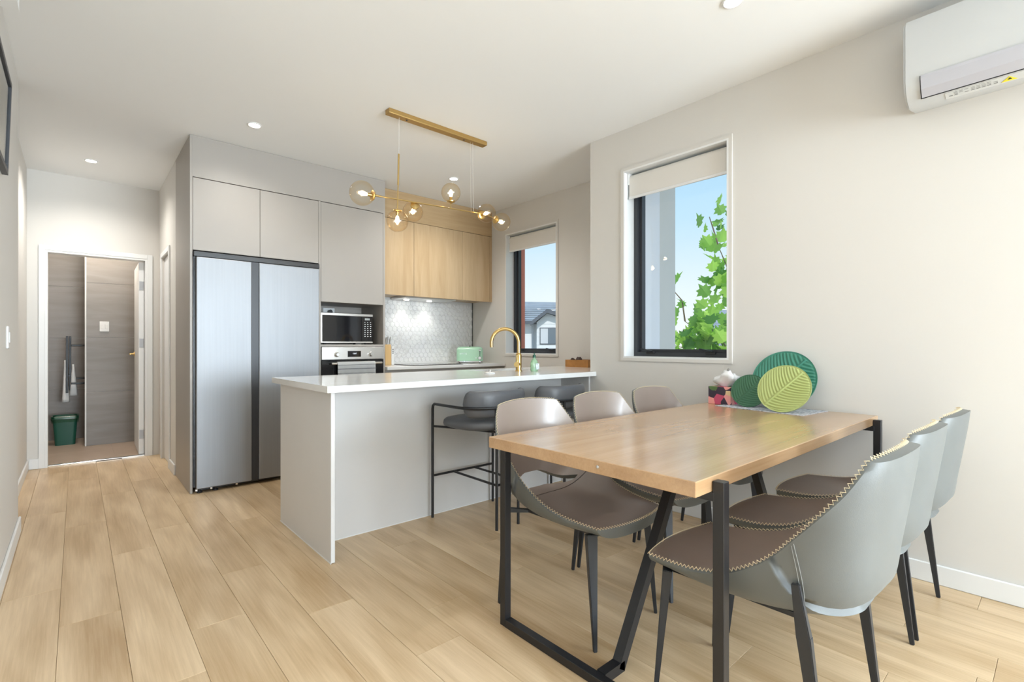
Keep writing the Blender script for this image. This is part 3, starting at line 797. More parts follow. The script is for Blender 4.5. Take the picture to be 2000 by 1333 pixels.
bm = text_bm('S M E G', .026, .0015); rot_bm(bm, Matrix.Translation((-.075, -.0985, .105)) @ Matrix.Rotation(R(90), 4, 'X')); obj('lettering', bm, M['chrome'], TT)
for x in (-.12, .12):
    for y in (-.06, .06):
        bm = BM(); add_lathe(bm, [(.010, 0), (.012, .010)], (x, y, 0), 10); obj('foot', bm, M['blackplastic'], TT)

# ------------------------------------------------------------------ peninsula
t = thing('peninsula', 'grey laminate breakfast peninsula with end panel and recessed back', 'island bench', (2.2, 3.0, 0))
obj('end_panel', bx(1.0, 1.022, 2.565, 3.42, .004, .908, bev=.0015), M['penin'], t)
obj('back_panel', bx(1.022, 3.115, 2.865, 2.885, .004, .908), M['penin'], t)
obj('cabinet_body', bx(1.022, 2.44, 2.885, 3.40, .10, .905), M['penin'], t)
obj('sink_cabinet', bx(2.44, 3.16, 2.885, 3.40, .10, .70), M['penin'], t)
obj('cabinet_body', bx(3.16, XK-.004, 2.885, 3.40, .10, .905), M['penin'], t)
obj('plinth', bx(1.022, XK-.004, 2.90, 3.34, 0, .10), M['penin'], t)
obj('wall_panel', bx(3.092, 3.110, 2.561, 2.865, .0, .908), M['penin'], t)
bm = BM(); add_box(bm, .998, 1.0, 2.563, 3.42, 0, .006); add_box(bm, 1.022, 3.09, 2.862, 2.865, 0, .006)
obj('sealant_line', bm, M['white'], t)
# benchtop with a sink cut-out
bm = BM(); x0, x1, y0, y1 = .957, XK-.001, 2.50, 3.455; sx0, sx1, sy0, sy1 = 2.48, 3.10, 3.10, 3.38
add_box(bm, x0, sx0, y0, y1, .908, .942); add_box(bm, sx0, sx1, y0, sy0, .908, .942); add_box(bm, sx0, sx1, sy1, y1, .908, .942); 
add_box(bm, sx1, XW+.0, y0, y1, .908, .942); add_box(bm, XW+.0, x1, 2.561, y1, .908, .942)
bmesh.ops.remove_doubles(bm, verts=bm.verts, dist=.0001)
o = obj('peninsula_benchtop', bm, M['counter']); tagset(o, 'long white stone benchtop on the peninsula with the sink cut into it', 'benchtop')
t = thing('kitchen_sink', 'undermounted steel sink set into the peninsula benchtop', 'sink', (2.79, 3.24, .74))
bm = BM()
loft(bm, [[(sx0, sy0, .907), (sx1, sy0, .907), (sx1, sy1, .907), (sx0, sy1, .907)], [(sx0+.01, sy0+.01, .74), (sx1-.01, sy0+.01, .74), (sx1-.01, sy1-.01, .74), (sx0+.01, sy1-.01, .74)]], cap0=False)
obj('basin', bm, M['steel2'], t)
bm = BM(); add_lathe(bm, [(.042, .741), (.042, .744), (.03, .744), (.03, .741)], (2.79, 3.26, 0), 20); obj('drain', bm, M['chrome'], t)
# faucet
t = thing('kitchen_faucet', 'brushed brass gooseneck mixer tap rising from the peninsula bench', 'faucet', (2.70, 2.97, .942))
bm = BM(); add_lathe(bm, [(.030, .942), (.030, .948), (.024, .950), (.024, 1.075), (.021, 1.085), (.016, 1.09)], (2.70, 2.97, 0), 24); obj('tap_body', bm, M['brass'], t, auto=40)
bm = BM(); pts = [(2.70, 2.97, 1.08), (2.70, 2.97, 1.15)]
dx, dy = -.83, .55
for k in range(0, 17):
    a = R(180*k/16*1.02); rad = .112
    pts.append((2.70+dx*rad*(1-math.cos(a)), 2.97+dy*rad*(1-math.cos(a)), 1.175+rad*math.sin(a)))
pts.append((pts[-1][0]+.002, pts[-1][1], pts[-1][2]-.03))
add_tube(bm, pts, .0145, 14); obj('spout', bm, M['brass'], t, auto=50)
bm = BM(); add_tube(bm, [(2.70, 2.97, 1.0), (2.655, 2.935, 1.0), (2.638, 2.922, 1.0)], [.017, .017, .019], 16); add_tube(bm, [(2.638, 2.922, 1.0), (2.625, 2.912, 1.0)], .021, 16)
add_tube(bm, [(2.645, 2.928, 1.01), (2.640, 2.925, 1.075)], .004, 8); obj('lever', bm, M['brass'], t, auto=40)
# soap bottle
t = thing('soap_bottle', 'clear green dishwashing liquid bottle with dark cap beside the tap', 'bottle', (2.795, 2.885, .942))
bm = BM(); prof = [(.0, 0), (.026, .0), (.030, .006), (.031, .05), (.028, .075), (.018, .095), (.011, .103), (.011, .112)]
add_lathe(bm, [(r_, .942+h) for r_, h in prof], (0, 0, 0), 20)
for v in bm.verts: v.co.x = 2.795+v.co.x*1.25; v.co.y = 2.885+v.co.y*.8
obj('bottle_body', bm, mat('green_detergent', (.55, .82, .56), .08, trans=.6), t, auto=50)
bm = BM(); add_lathe(bm, [(.013, 1.054), (.013, 1.072), (.006, 1.076), (.005, 1.09), (0, 1.09)], (2.795, 2.885, 0), 14); obj('cap', bm, M['binGreen'], t, auto=40)
bm = BM(); add_box(bm, 2.785, 2.822, 2.856, 2.8595, .957, 1.006); obj('sticker', bm, mat('label_print', (.66, .74, .80), .4, noise=(90, .35)), t)
# small white dish
t = thing('plug_lid', 'small white round lid with steel knob lying on the bench left of the tap', 'lid', (2.31, 2.86, .942))
bm = BM(); add_lathe(bm, [(.0, .942), (.036, .942), (.040, .948), (.030, .953), (0, .954)], (2.31, 2.86, 0), 24); obj('disc', bm, M['white'], t, auto=40)
bm = BM(); add_lathe(bm, [(.006, .953), (.006, .960), (.012, .963), (.010, .970), (0, .970)], (2.31, 2.86, 0), 14); obj('knob', bm, M['steel2'], t, auto=40)
# wooden box with small dark things
t = thing('wooden_box', 'small orange-brown wooden box at the right end of the bench', 'box', (3.72, 3.19, .942))
bm = BM(); ax, ay, bx_, by = 3.635, 3.815, 3.02, 3.31
for q in ((ax, ax+.012, bx_, by), (ay-.012, ay, bx_, by), (ax+.012, ay-.012, bx_, bx_+.012), (ax+.012, ay-.012, by-.012, by)): add_box(bm, q[0], q[1], q[2], q[3], .942, 1.012)
add_box(bm, ax+.012, ay-.012, bx_+.012, by-.012, .942, .95); obj('box_sides', bm, M['boxwood'], t)
for i, (x, y) in enumerate(((3.70, 3.27), (3.72, 3.20), (3.76, 3.24))):
    bm = BM(); add_sphere(bm, (x, y, 1.0+.006*i), .030, 10, 7, (1, 1, .9)); 
    for v in bm.verts: v.co += Vector((random.uniform(-.004, .004), random.uniform(-.004, .004), random.uniform(-.004, .004)))
    o = obj('dark_pod', bm, mat('dark_pod', (.06, .035, .03), .6), smooth=True)
    tagset(o, ['dark pod in the wooden box, the leftmost', 'dark pod in the wooden box, nearest the corner', 'dark pod in the wooden box, at the back'][i], 'pod', 'dark pods in the wooden box')

# ------------------------------------------------------------------ downlights
def downlight(x, y, label, vis=True, power=None, group='recessed ceiling downlights'):
    t = thing('downlight', label, 'ceiling light', (x, y, H), 0, group if vis else None)
    bm = BM(); add_lathe(bm, [(.048, H-.0005), (.048, H-.005), (.040, H-.007), (.037, H-.002), (.037, H-.0005)], (x, y, 0), 28, close=False); obj('ring', bm, M['white'], t, auto=40)
    bm = BM(); add_lathe(bm, [(.037, H-.0025), (0, H-.0025)], (x, y, 0), 28, close=False); obj('lens', bm, M['lens'], t)
    d = bpy.data.lights.new('downlight_lamp', 'SPOT'); d.energy = (power or DOWN_POWER)*4; d.spot_size = R(150); d.spot_blend = 1; d.shadow_soft_size = .05; d.color = (1, .965, .91)
    o = bpy.data.objects.new('downlight_lamp', d); C.objects.link(o); o.location = (x, y, H-.02)
    return t
downlight(.988, 4.0, 'lit recessed downlight in front of the fridge cabinets', power=7.5)
downlight(.096, 5.733, 'lit recessed downlight in the hallway ceiling, leftmost', power=15)
downlight(2.768, 3.992, 'lit recessed downlight above the kitchen behind the globe pendant', power=16)
downlight(2.336, 1.057, 'lit recessed downlight over the dining table, at the top edge of the frame', power=2.5)
for x, y, lb in ((1.0, .9, 'added fill downlight just ahead of the camera above the frame'), (1.0, -1.2, 'added fill downlight before the left half of the sliding doors'), (2.3, -1.2, 'added fill downlight before the right half of the sliding doors'), (-1.6, -.8, 'added fill downlight by the invented far left window')): downlight(x, y, lb, group=None, power=4)  # unseen lamps, added as fill out of view
d = bpy.data.lights.new('bath_lamp', 'POINT'); d.energy = 32; d.shadow_soft_size = .1; d.color = (1, .9, .78)
o = bpy.data.objects.new('bath_lamp', d); C.objects.link(o); o.location = (.1, 7.0, 2.6)
t = thing('bathroom_light', 'round ceiling light in the bathroom', 'ceiling light', (.1, 7.0, H))
bm = BM(); add_lathe(bm, [(.12, H), (.12, H-.03), (0, H-.035)], (.1, 7.0, 0), 28, close=False); obj('diffuser', bm, M['lens'], t)

# ------------------------------------------------------------------ chandelier
PY = 3.12
t = thing('pendant_light', 'brass bar pendant with six amber glass globes above the peninsula', 'pendant lamp', (2.04, PY, H))
obj('ceiling_bar', bx(1.608, 2.468, PY-.03, PY+.03, H-.034, H, bev=.004, seg=2), M['brass_dull'], t)
bm = BM()
for x in (1.76, 2.26): add_lathe(bm, [(.006, H-.038), (.006, H-.033)], (x, PY, 0), 10)
obj('screw', bm, M['blackframe'], t)
bm = BM(); add_tube(bm, [(1.70, PY, H-.03), (1.697, PY, 2.49)], .0013, 6); add_tube(bm, [(2.345, PY, H-.03), (2.352, PY, 2.215)], .0009, 6); add_tube(bm, [(2.322, PY, H-.03), (2.33, PY, 2.215)], .0006, 6)
obj('suspension_wire', bm, mat('clear_cable', (.72, .70, .66), .4), t)
bm = BM(); add_tube(bm, [(1.697, PY, 2.50), (1.692, PY, 2.28)], .0065, 10); add_tube(bm, [(1.692, PY, 2.28), (1.686, PY, 2.10)], .004, 10); obj('stem', bm, M['brass'], t, auto=40)
bm = BM(); add_tube(bm, [(1.50, PY, 2.171), (1.60, PY, 2.175), (2.30, PY, 2.205), (2.46, PY, 2.212)], .005, 10); add_tube(bm, [(1.495, PY, 2.171), (1.56, PY, 2.173)], .0075, 10); obj('arm', bm, M['brass'], t, auto=40)
bm = BM(); add_tube(bm, [(2.135, PY, 2.198), (2.137, PY, 2.245)], .0035, 8); obj('stem', bm, M['brass'], t)
bm = BM(); add_tube(bm, [(1.80, PY, 2.184), (1.84, PY+.05, 2.165)], .0045, 8); add_tube(bm, [(2.44, PY, 2.211), (2.47, PY-.03, 2.205)], .0045, 8); add_tube(bm, [(2.46, PY, 2.212), (2.58, PY+.01, 2.20)], .0045, 8); obj('stem', bm, M['brass'], t)
# globe: centre, radius, direction from the globe's cap towards its centre
globes = [((1.425, PY, 2.168), .082, (-1, 0, 0)), ((1.686, PY, 2.026), .076, (0, 0, -1)), ((1.85, PY+.07, 2.135), .074, (.3, .9, -.45)),
          ((2.138, PY, 2.318), .073, (0, 0, 1)), ((2.43, PY-.07, 2.199), .074, (-.1, -1, 0)), ((2.66, PY+.02, 2.185), .076, (1, .1, -.1))]
for c, r_, dr in globes:
    Q = Vector(dr).normalized().to_track_quat('Z', 'Y').to_matrix().to_4x4(); T = Matrix.Translation(c) @ Q
    bm = BM(); a0 = -.93; prof = []
    n = 18
    for i in range(n+1):
        a = math.asin(a0)+(math.pi/2-math.asin(a0))*i/n; prof.append((max(0, r_*math.cos(a)), r_*math.sin(a)))
    add_lathe(bm, prof, (0, 0, 0), 32, close=False); rot_bm(bm, T); gl = obj('globe', bm, M['amber'], t, smooth=True)
    bm = BM(); add_lathe(bm, [(.006, -r_-.010), (r_*.42, -r_*.98), (r_*.44, -r_*.88), (r_*.40, -r_*.86), (.012, -r_*.86), (.011, -r_*.5), (.009, -r_*.45)], (0, 0, 0), 24); rot_bm(bm, T); obj('socket_cap', bm, M['brass'], gl, auto=40)
    bm = BM(); add_lathe(bm, [(.008, -r_*.46), (.013, -r_*.25), (.012, r_*.1), (.005, r_*.3), (0, r_*.34)], (0, 0, 0), 14); rot_bm(bm, T); obj('bulb', bm, M['bulb'], gl, smooth=True)
    d = bpy.data.lights.new('globe_lamp', 'POINT'); d.energy = .8; d.shadow_soft_size = .02; d.color = (1, .75, .45)
    o = bpy.data.objects.new('globe_lamp', d); C.objects.link(o); o.location = c

# ------------------------------------------------------------------ air conditioner
t = thing('air_conditioner', 'white wall mounted air conditioner high on the right wall', 'air conditioner', (3.0, .08, 2.25))
Y0, Y1 = -.36, .512
prof = [(XW, 2.675), (2.945, 2.675), (2.905, 2.660), (2.890, 2.625), (2.892, 2.375), (2.905, 2.330), (2.935, 2.297), (2.985, 2.278), (XW, 2.300)]
bm = BM(); add_prism(bm, prof, lambda a, b: Vector((a, Y0, b)), lambda a, b: Vector((a, Y1, b)))
bmesh.ops.bevel(bm, geom=[ed for ed in bm.edges if abs(ed.verts[0].co.y-ed.verts[1].co.y) < 1e-6], offset=.010, segments=3, affect='EDGES', clamp_overlap=True)
obj('housing', bm, mat('ac_white', (.55, .56, .56), .3), t, auto=35)
fp = [(2.8895, 2.386), (2.8905, 2.374), (2.9035, 2.3285), (2.931, 2.298), (2.9335, 2.3005), (2.908, 2.332), (2.896, 2.374), (2.894, 2.386)]
bm = BM(); add_prism(bm, [(a-.0045, b-.003) for a, b in fp], lambda a, b: Vector((a, Y0+.07, b)), lambda a, b: Vector((a, Y1-.065, b)))
obj('air_flap', bm, mat('ac_flap', (.47, .47, .51), .32), t)
bm = BM(); add_box(bm, 2.9305, 2.9345, Y0+.065, Y1-.060, 2.2935, 2.2975); add_prism(bm, [(a-.0015, b-.002) for a, b in fp], lambda a, b: Vector((a, Y1-.066, b)), lambda a, b: Vector((a, Y1-.0615, b)))
obj('flap_gap', bm, M['dark_gap'], t)
# printed labels on the underside between (2.935,2.297) and (2.985,2.278)
def under(u, y):   # u 0..1 across the slope
    return Vector((2.938+.045*u, y, 2.2952-.0172*u-.0012))
def patch(name, u0, u1, ya, yb, m):
    bm = BM(); a = [under(u0, ya), under(u1, ya), under(u1, yb), under(u0, yb)]; up = Vector((.0006, 0, .0018))
    loft(bm, [a, [p+up for p in a]]); obj(name, bm, m, t)
patch('label_sticker', .12, .95, -.05, .37, mat('sticker_white', (.58, .59, .58), .4))
for k in range(14):
    yb_ = .36-k*.018-random.uniform(0, .004); 
    for u in (.25, .42, .60):
        if random.random() < .75: patch('printed_text', u-.002, u+.09, yb_-.013, yb_, mat('print_grey', (.18, .18, .18), .5)) if (k < 9) else None
bm = BM(); A = [under(.25, .165), under(.80, .190), under(.80, .140)]; up = Vector((-.0002, 0, -.0006)); loft(bm, [[p+up for p in A], [p+up*2 for p in A]]); obj('warning_triangle', bm, mat('warning_yellow', (.80, .68, .03), .5), t)
bm = BM(); A = [under(.38, .163), under(.62, .171), under(.62, .157)]; loft(bm, [[p+up*2.1 for p in A], [p+up*3 for p in A]]); obj('warning_symbol', bm, M['dark_gap'], t)

# ------------------------------------------------------------------ framed picture on the left wall
t = thing('picture_frame', 'dark framed picture hanging high on the left wall', 'picture', (XL, 3.1, 1.97))
py0, py1, pz0, pz1 = 2.75, 3.40, 1.975, 2.418
def tilt(bm):
    for v in bm.verts: v.co.x += (v.co.z-pz0)*.03
    return bm
bm = BM(); q = .022
for a in ((py0, py0+q, pz0, pz1), (py1-q, py1, pz0, pz1), (py0+q, py1-q, pz0, pz0+q), (py0+q, py1-q, pz1-q, pz1)): add_box(bm, XL, XL+.022, *a)
obj('frame', tilt(bm), M['blackframe'], t)
obj('mount', tilt(bx(XL+.004, XL+.010, py0+q, py1-q, pz0+q, pz1-q)), M['trim'], t)
obj('print', tilt(bx(XL+.010, XL+.011, py0+.06, py1-.05, pz0+.05, pz1-.05)), M['landscape'], t)
obj('glazing', tilt(bx(XL+.014, XL+.016, py0+q, py1-q, pz0+q, pz1-q)), M['glass'], t)

# ------------------------------------------------------------------ dining table
t = thing('dining_table', 'rectangular oak-top dining table on a black steel frame', 'table', (2.15, 1.085, 0))
TX0, TX1, TY0, TY1, TZ = 1.222, 3.092, .650, 1.520, .79
obj('tabletop', bx(TX0, TX1, TY0, TY1, TZ-.043, TZ, bev=.002), M['tablewood'], t)
s = .032
for xa in (1.325, 3.005):
    for y in (TY0-.018, TY1+.018):
        obj('leg', bx(xa-s/2, xa+s/2, y-s/2, y+s/2, 0, TZ-.012 if y < 1 else TZ-.046, bev=.0015), M['black'], t)
    obj('foot_rail', bx(xa-s/2-.001, xa+s/2+.001, TY0-.018+s/2, TY1+.018-s/2, 0, s, bev=.0015), M['black'], t)
    obj('top_rail', bx(xa-s/2-.001, xa+s/2+.001, TY0-.018+s/2-.005, TY1+.018-s/2+.005, TZ-.043-s*.8, TZ-.0432, bev=.0015), M['black'], t)
ym = 1.055
for xs, sg in ((1.325, 1), (3.005, -1)):
    bm = BM(); bar(bm, (xs+sg*.015, ym, .019), (xs+sg*.125, ym, .019), .036, .036, up=(0, 0, 1)); obj('brace_foot', bm, M['black'], t)
    bm = BM(); bar(bm, (xs+sg*.108, ym, .012), (xs+sg*.56, ym, TZ-.045), .036, .036, up=(0, 1, 0)); obj('brace', bm, M['black'], t)
obj('centre_rail', bx(1.345, 2.985, ym-.018, ym+.018, TZ-.062, TZ-.0435), M['black'], t)
bm = BM(); add_lathe(bm, [(.006, 0), (.006, .003), (.003, .004), (0, .004)], (0, 0, 0), 16, 'X')
for v in bm.verts: v.co = Vector((TX0-v.co.x, .975+v.co.y, TZ-.020+v.co.z))
obj('screw_cap', bm, M['chrome'], t)

# ------------------------------------------------------------------ dining chair
rims = [(.222, .268, .466), (.234, .18, .471), (.243, .10, .480), (.250, .01, .505), (.256, -.07, .550), (.262, -.13, .600), (.267, -.178, .655), (.270, -.215, .700), (.268, -.25, .745), (.250, -.283, .790), (.228, -.308, .835), (.203, -.325, .872)]
cents = [(.302, .462), (.19, .458), (.09, .452), (-.02, .449), (-.11, .451), (-.19, .458), (-.262, .472), (-.302, .525), (-.318, .62), (-.335, .73), (-.348, .82), (-.355, .887)]
pows = [3.0, 4, 5, 5, 4.5, 3.8, 3.2, 2.6, 2.3, 2.2, 2.2, 2.2]
def cr_(arr, v):
    i = max(0, min(len(arr)-2, int(math.floor(v)))); f = v-i
    g_ = lambda j: arr[max(0, min(len(arr)-1, j))]
    p0, p1, p2, p3 = g_(i-1), g_(i), g_(i+1), g_(i+2)
    def c1(a, b, c, d): return .5*((2*b)+(-a+c)*f+(2*a-5*b+4*c-d)*f*f+(-a+3*b-3*c+d)*f**3)
    if isinstance(p1, tuple): return tuple(c1(a, b, c, d) for a, b, c, d in zip(p0, p1, p2, p3))
    return c1(p0, p1, p2, p3)
def S(u, v):
    hw, ry, rz = cr_(rims, v); cy, cz = cr_(cents, v); p = cr_(pows, v); a = abs(u)
    wgt = a**p
    xx = hw*(u if v > 5 else u)
    return Vector((xx, cy+(ry-cy)*(a**max(2.0, p*.6) if v < 1.2 else wgt), cz+(rz-cz)*wgt))
def Nrm(u, v):
    e_ = .01; u0, u1 = max(-1, u-e_), min(1, u+e_); v0, v1 = max(0, v-e_*5), min(11, v+e_*5)
    du = S(u1, v)-S(u0, v); dv = S(u, v1)-S(u, v0)
    return dv.cross(du).normalized()     # points up / forward (inner side)
def sst(x, a, b): t_ = max(0, min(1, (x-a)/(b-a))); return t_*t_*(3-2*t_)
def O_(u, v):
    p = S(u, v); n_ = Nrm(u, v); a = abs(u)
    th = .022+.012*(1-sst(v, 4.5, 7.5))
    return p-n_*(.009+th*(1-a**7))
NU, NA, NB = 34, 26, 22; VM0, GH, UH = 6.62, .55, .74
def VMf(u): return VM0-1.7*sst(abs(u), .15, .95)
def grids(fn):
    lo, hi = [], []
    for j in range(NA+1):
        row = []
        for i in range(NU+1):
            u = -1+2*i/NU; gap = GH*math.sqrt(max(0, 1-(u/UH)**2)) if abs(u) < UH else 0
            row.append(fn(u, (VMf(u)-gap)*j/NA))
        lo.append(row)
    for j in range(NB+1):
        row = []
        for i in range(NU+1):
            u = -1+2*i/NU; gap = GH*math.sqrt(max(0, 1-(u/UH)**2)) if abs(u) < UH else 0
            v = VMf(u)+gap; row.append(fn(u, v+(11-v)*j/NB))
        hi.append(row)
    return lo, hi
def add_grid(bm, G):
    V = [[bm.verts.new(p) for p in r] for r in G]
    for j in range(len(V)-1):
        for i in range(len(V[0])-1): bm.faces.new((V[j][i], V[j][i+1], V[j+1][i+1], V[j+1][i]))
    return V
def strip(bm, A, B):
    for i in range(len(A)-1):
        try: bm.faces.new((A[i], A[i+1], B[i+1], B[i]))
        except ValueError: pass
def make_chair(label):
    t = thing('dining_chair', label, 'chair', (0, 0, 0), 0, 'dining chairs')
    lo, hi = grids(S); bm = BM(); add_grid(bm, lo); add_grid(bm, hi); bmesh.ops.remove_doubles(bm, verts=bm.verts, dist=.0004)
    obj('upholstery', bm, M['taupe'], t, smooth=True, label='taupe leather inner upholstery')
    bm = BM(); ol, oh = grids(O_); VL = add_grid(bm, ol); VH = add_grid(bm, oh)
    IL = [[bm.verts.new(p) for p in r] if j in (0, NA) else None for j, r in enumerate(lo)]
    strip(bm, IL[0], VL[0]); strip(bm, VL[NA], IL[NA])
    IH = {0: [bm.verts.new(p) for p in hi[0]], NB: [bm.verts.new(p) for p in hi[NB]]}
    strip(bm, IH[0], VH[0]); strip(bm, VH[NB], IH[NB])
    for G, V, n in ((lo, VL, NA), (hi, VH, NB)):
        for i in (0, NU):
            L_ = [bm.verts.new(G[j][i]) for j in range(n+1)]; strip(bm, L_, [V[j][i] for j in range(n+1)])
    bmesh.ops.remove_doubles(bm, verts=bm.verts, dist=.0004)
    obj('shell', bm, M['shell'], t, auto=55, label='grey-green leather outer shell')
    # zigzag stitching round the rim
    path = [S(-1, v*.1) for v in range(110, -1, -1)]; path += [S(-1+.05*k, 0) for k in range(1, 41)]; path += [S(1, v*.1) for v in range(1, 111)]; path += [S(1-.05*k, 11) for k in range(1, 40)]
    path = [p+Vector((0, 0, .0015)) for p in path]
    cum = [0]
    for a, b in zip(path, path[1:]): cum.append(cum[-1]+(b-a).length)
    n = int(cum[-1]/.0068); pts = []; k = 0
    for i in range(n+1):
        d_ = cum[-1]*i/n
        while k < len(cum)-2 and cum[k+1] < d_: k += 1
        f = (d_-cum[k])/max(1e-9, cum[k+1]-cum[k]); p = path[k].lerp(path[k+1], f)
        # push outwards and up so the thread sits on the rim, alternately inside and outside
        c = Vector((0, p.y*.6, .30+.35*max(0, min(1, (.1-p.y)/.4)))); o_ = (p-c).normalized()
        tdir = (path[k+1]-path[k]).normalized(); side_ = tdir.cross(o_).normalized()
        pts.append(p+o_*.0022+side_*(.0046 if i % 2 else -.0046))
    bm = BM(); add_tube(bm, pts, .0013, 4, cap=False); obj('stitching', bm, M['thread'], t)
    bm = BM()
    for sg in (-1, 1):
        for off in (0, .022):
            pp = []
            for j in range(13):
                a = .992-.25*(j/12)**1.1; vv = 5.9+off*6-.85*(j/12)
                q_ = O_(sg*a, vv); pp.append(q_+Vector((sg*.001, -.001, 0)))
            add_tube(bm, pp, .0009, 4)
    obj('side_seam', bm, M['seam'], t)
    bm = BM(); pp = [S(-.93+1.86*k/30, 4.75+.35*math.cos(math.pi*(-.93+1.86*k/30)/2))+Vector((0, 0, .0002)) for k in range(31)]; add_tube(bm, pp, .0016, 4); obj('seat_seam', bm, mat('taupe_dark', (.05, .035, .03), .6), t)
    obj('seat_frame', bx(-.17, .17, -.17, .22, .412, .426), M['legs'], t)
    for sx in (-1, 1):
        bm = BM(); bar(bm, (sx*.195, .215, .428), (sx*.214, .250, 0), .044, .030, .015, .013, up=(sx*.5, .9, 0), bev=.002); obj('leg', bm, M['legs'], t)
        bm = BM(); bar(bm, (sx*.264, -.186, .545), (sx*.261, -.206, .41), .020, .012, .034, .022, up=(sx, 0, 0), bev=.002)
        bar(bm, (sx*.261, -.205, .42), (sx*.257, -.258, 0), .034, .022, .015, .013, up=(sx, 0, 0), bev=.002)
        bar(bm, (sx*.252, -.203, .43), (sx*.15, -.16, .415), .022, .018, .022, .012, up=(0, 0, 1)); obj('leg', bm, M['legs'], t)
    return t
ch = make_chair('')
spots = [(1.62, .645, 0, 'dining chair on the right side of the table, nearest the camera'),
         (2.16, .655, 0, 'middle dining chair on the right side of the table'),
         (2.70, .650, 0, 'dining chair on the right side of the table, farthest and beside the wall'),
         (1.66, 1.425, 180, 'dining chair on the kitchen side of the table, nearest the camera'),
         (2.195, 1.425, 180, 'middle dining chair on the kitchen side of the table'),
         (2.735, 1.425, 180, 'dining chair on the kitchen side of the table, farthest, below the window')]
for i, (x, y, a, lb) in enumerate(spots):
    o = ch if i == 0 else copy_tree(ch)
    o.location = (x, y, 0); o.rotation_euler = (0, 0, R(a)); o.scale = (.955, 1, 1); o['label'] = lb

# ------------------------------------------------------------------ bar stools
def rail_plan(n=24, ax=.26, yf=.235, yb=-.235, e=.9):
    """half U: from front left, back round to front right"""
    pts = [(-ax, yf)]; ys = -.02
    for k in range(n+1):
        a = math.pi*k/n; c, s_ = math.cos(a), math.sin(a)
        pts.append((-ax*math.copysign(abs(c)**.72, c), ys-(ys-yb)*abs(s_)**.8))
    pts.append((ax, yf)); return pts
def make_stool():
    t = thing('bar_stool', '', 'stool', (0, 0, 0), 0, 'bar stools at the peninsula')
    r_ = .0095; zr = .762
    pl = rail_plan()
    bm = BM(); pts = [(-.26, .235, 0), (-.26, .235, zr-.035), (-.26, .230, zr-.012), (-.26, .21, zr)]
    pts += [(x, y, zr) for x, y in pl[1:-1]]
    pts += [(.26, .21, zr), (.26, .230, zr-.012), (.26, .235, zr-.035), (.26, .235, 0)]
    add_tube(bm, pts, r_, 10); obj('arm_rail', bm, M['black'], t, auto=50, label='bent black rail forming arms and front legs')
    for sx in (-1, 1):
        bm = BM(); add_tube(bm, [(sx*.09, -.232, 0), (sx*.09, -.232, zr)], r_, 10); obj('leg', bm, M['black'], t, auto=50)
        bm = BM(); add_tube(bm, [(sx*.09, .235, .28), (sx*.09, -.232, .28)], r_*.85, 8); obj('foot_bar', bm, M['black'], t)
        bm = BM(); add_tube(bm, [(sx*.26, .235, .612), (sx*.17, .05, .610), (sx*.09, -.232, .612)], r_*.8, 8); obj('seat_support', bm, M['black'], t)
    bm = BM(); add_tube(bm, [(-.26, .235, .28), (.26, .235, .28)], r_*.85, 8); obj('foot_bar', bm, M['black'], t)
    bm = BM(); add_tube(bm, [(-.09, -.232, .28), (.09, -.232, .28)], r_*.85, 8); obj('foot_bar', bm, M['black'], t)
    bm = BM(); rings = []
    for k, (sc, z) in enumerate(((.90, .618), (.985, .626), (1.0, .642), (.985, .660), (.93, .672), (.78, .680), (.45, .684), (.1, .685))):
        ring = []
        for q in range(36):
            a = 2*math.pi*q/36; c, s_ = math.cos(a), math.sin(a)
            ring.append((.250*sc*math.copysign(abs(c)**(.62 if s_ > 0 else .8), c), .0+.228*sc*math.copysign(abs(s_)**(.55 if s_ > 0 else .8), s_), z))
        rings.append(ring)
    loft(bm, rings); obj('seat', bm, M['stoolpad'], t, smooth=True)
    # padded curved backrest inside the rail
    bm = BM(); rings = []; N = 34
    inner = [p for p in rail_plan(60, .262-.0, .235, -.237)][1:-1]
    inner = [p for p in inner if p[1] < -.075]
    n = len(inner)
    for i in range(n):
        x, y = inner[i]; a_, b_ = inner[max(0, i-1)], inner[min(n-1, i+1)]
        tx, ty = b_[0]-a_[0], b_[1]-a_[1]; l_ = math.hypot(tx, ty); nx, ny = -ty/l_, tx/l_   # inward normal
        if nx*(-x)+ny*(-y) < 0: nx, ny = -nx, -ny
        e_ = min(i, n-1-i)/5.0; f = math.sqrt(max(.0, 1-(1-min(1, e_))**2))*.94+.06
        zc, hz, hd = .782, .084*f, .026*(.55+.45*f)
        ring = []
        for k in range(16):
            a = 2*math.pi*k/16; c, s_ = math.cos(a), math.sin(a)
            dd = hd*math.copysign(abs(c)**.7, c)+.034; zz = zc+hz*math.copysign(abs(s_)**.7, s_)
            ring.append((x+nx*dd, y+ny*dd, zz))
        rings.append(ring)
    loft(bm, rings); obj('backrest', bm, M['stoolpad'], t, smooth=True)
    return t
st = make_stool()
for i, (x, y, lb) in enumerate(((2.045, 2.585, 'black framed bar stool with charcoal pad, nearer the end of the peninsula'), (2.665, 2.585, 'black framed bar stool with charcoal pad, nearer the dining wall'))):
    o = st if i == 0 else copy_tree(st); o.location = (x, y, 0); o['label'] = lb

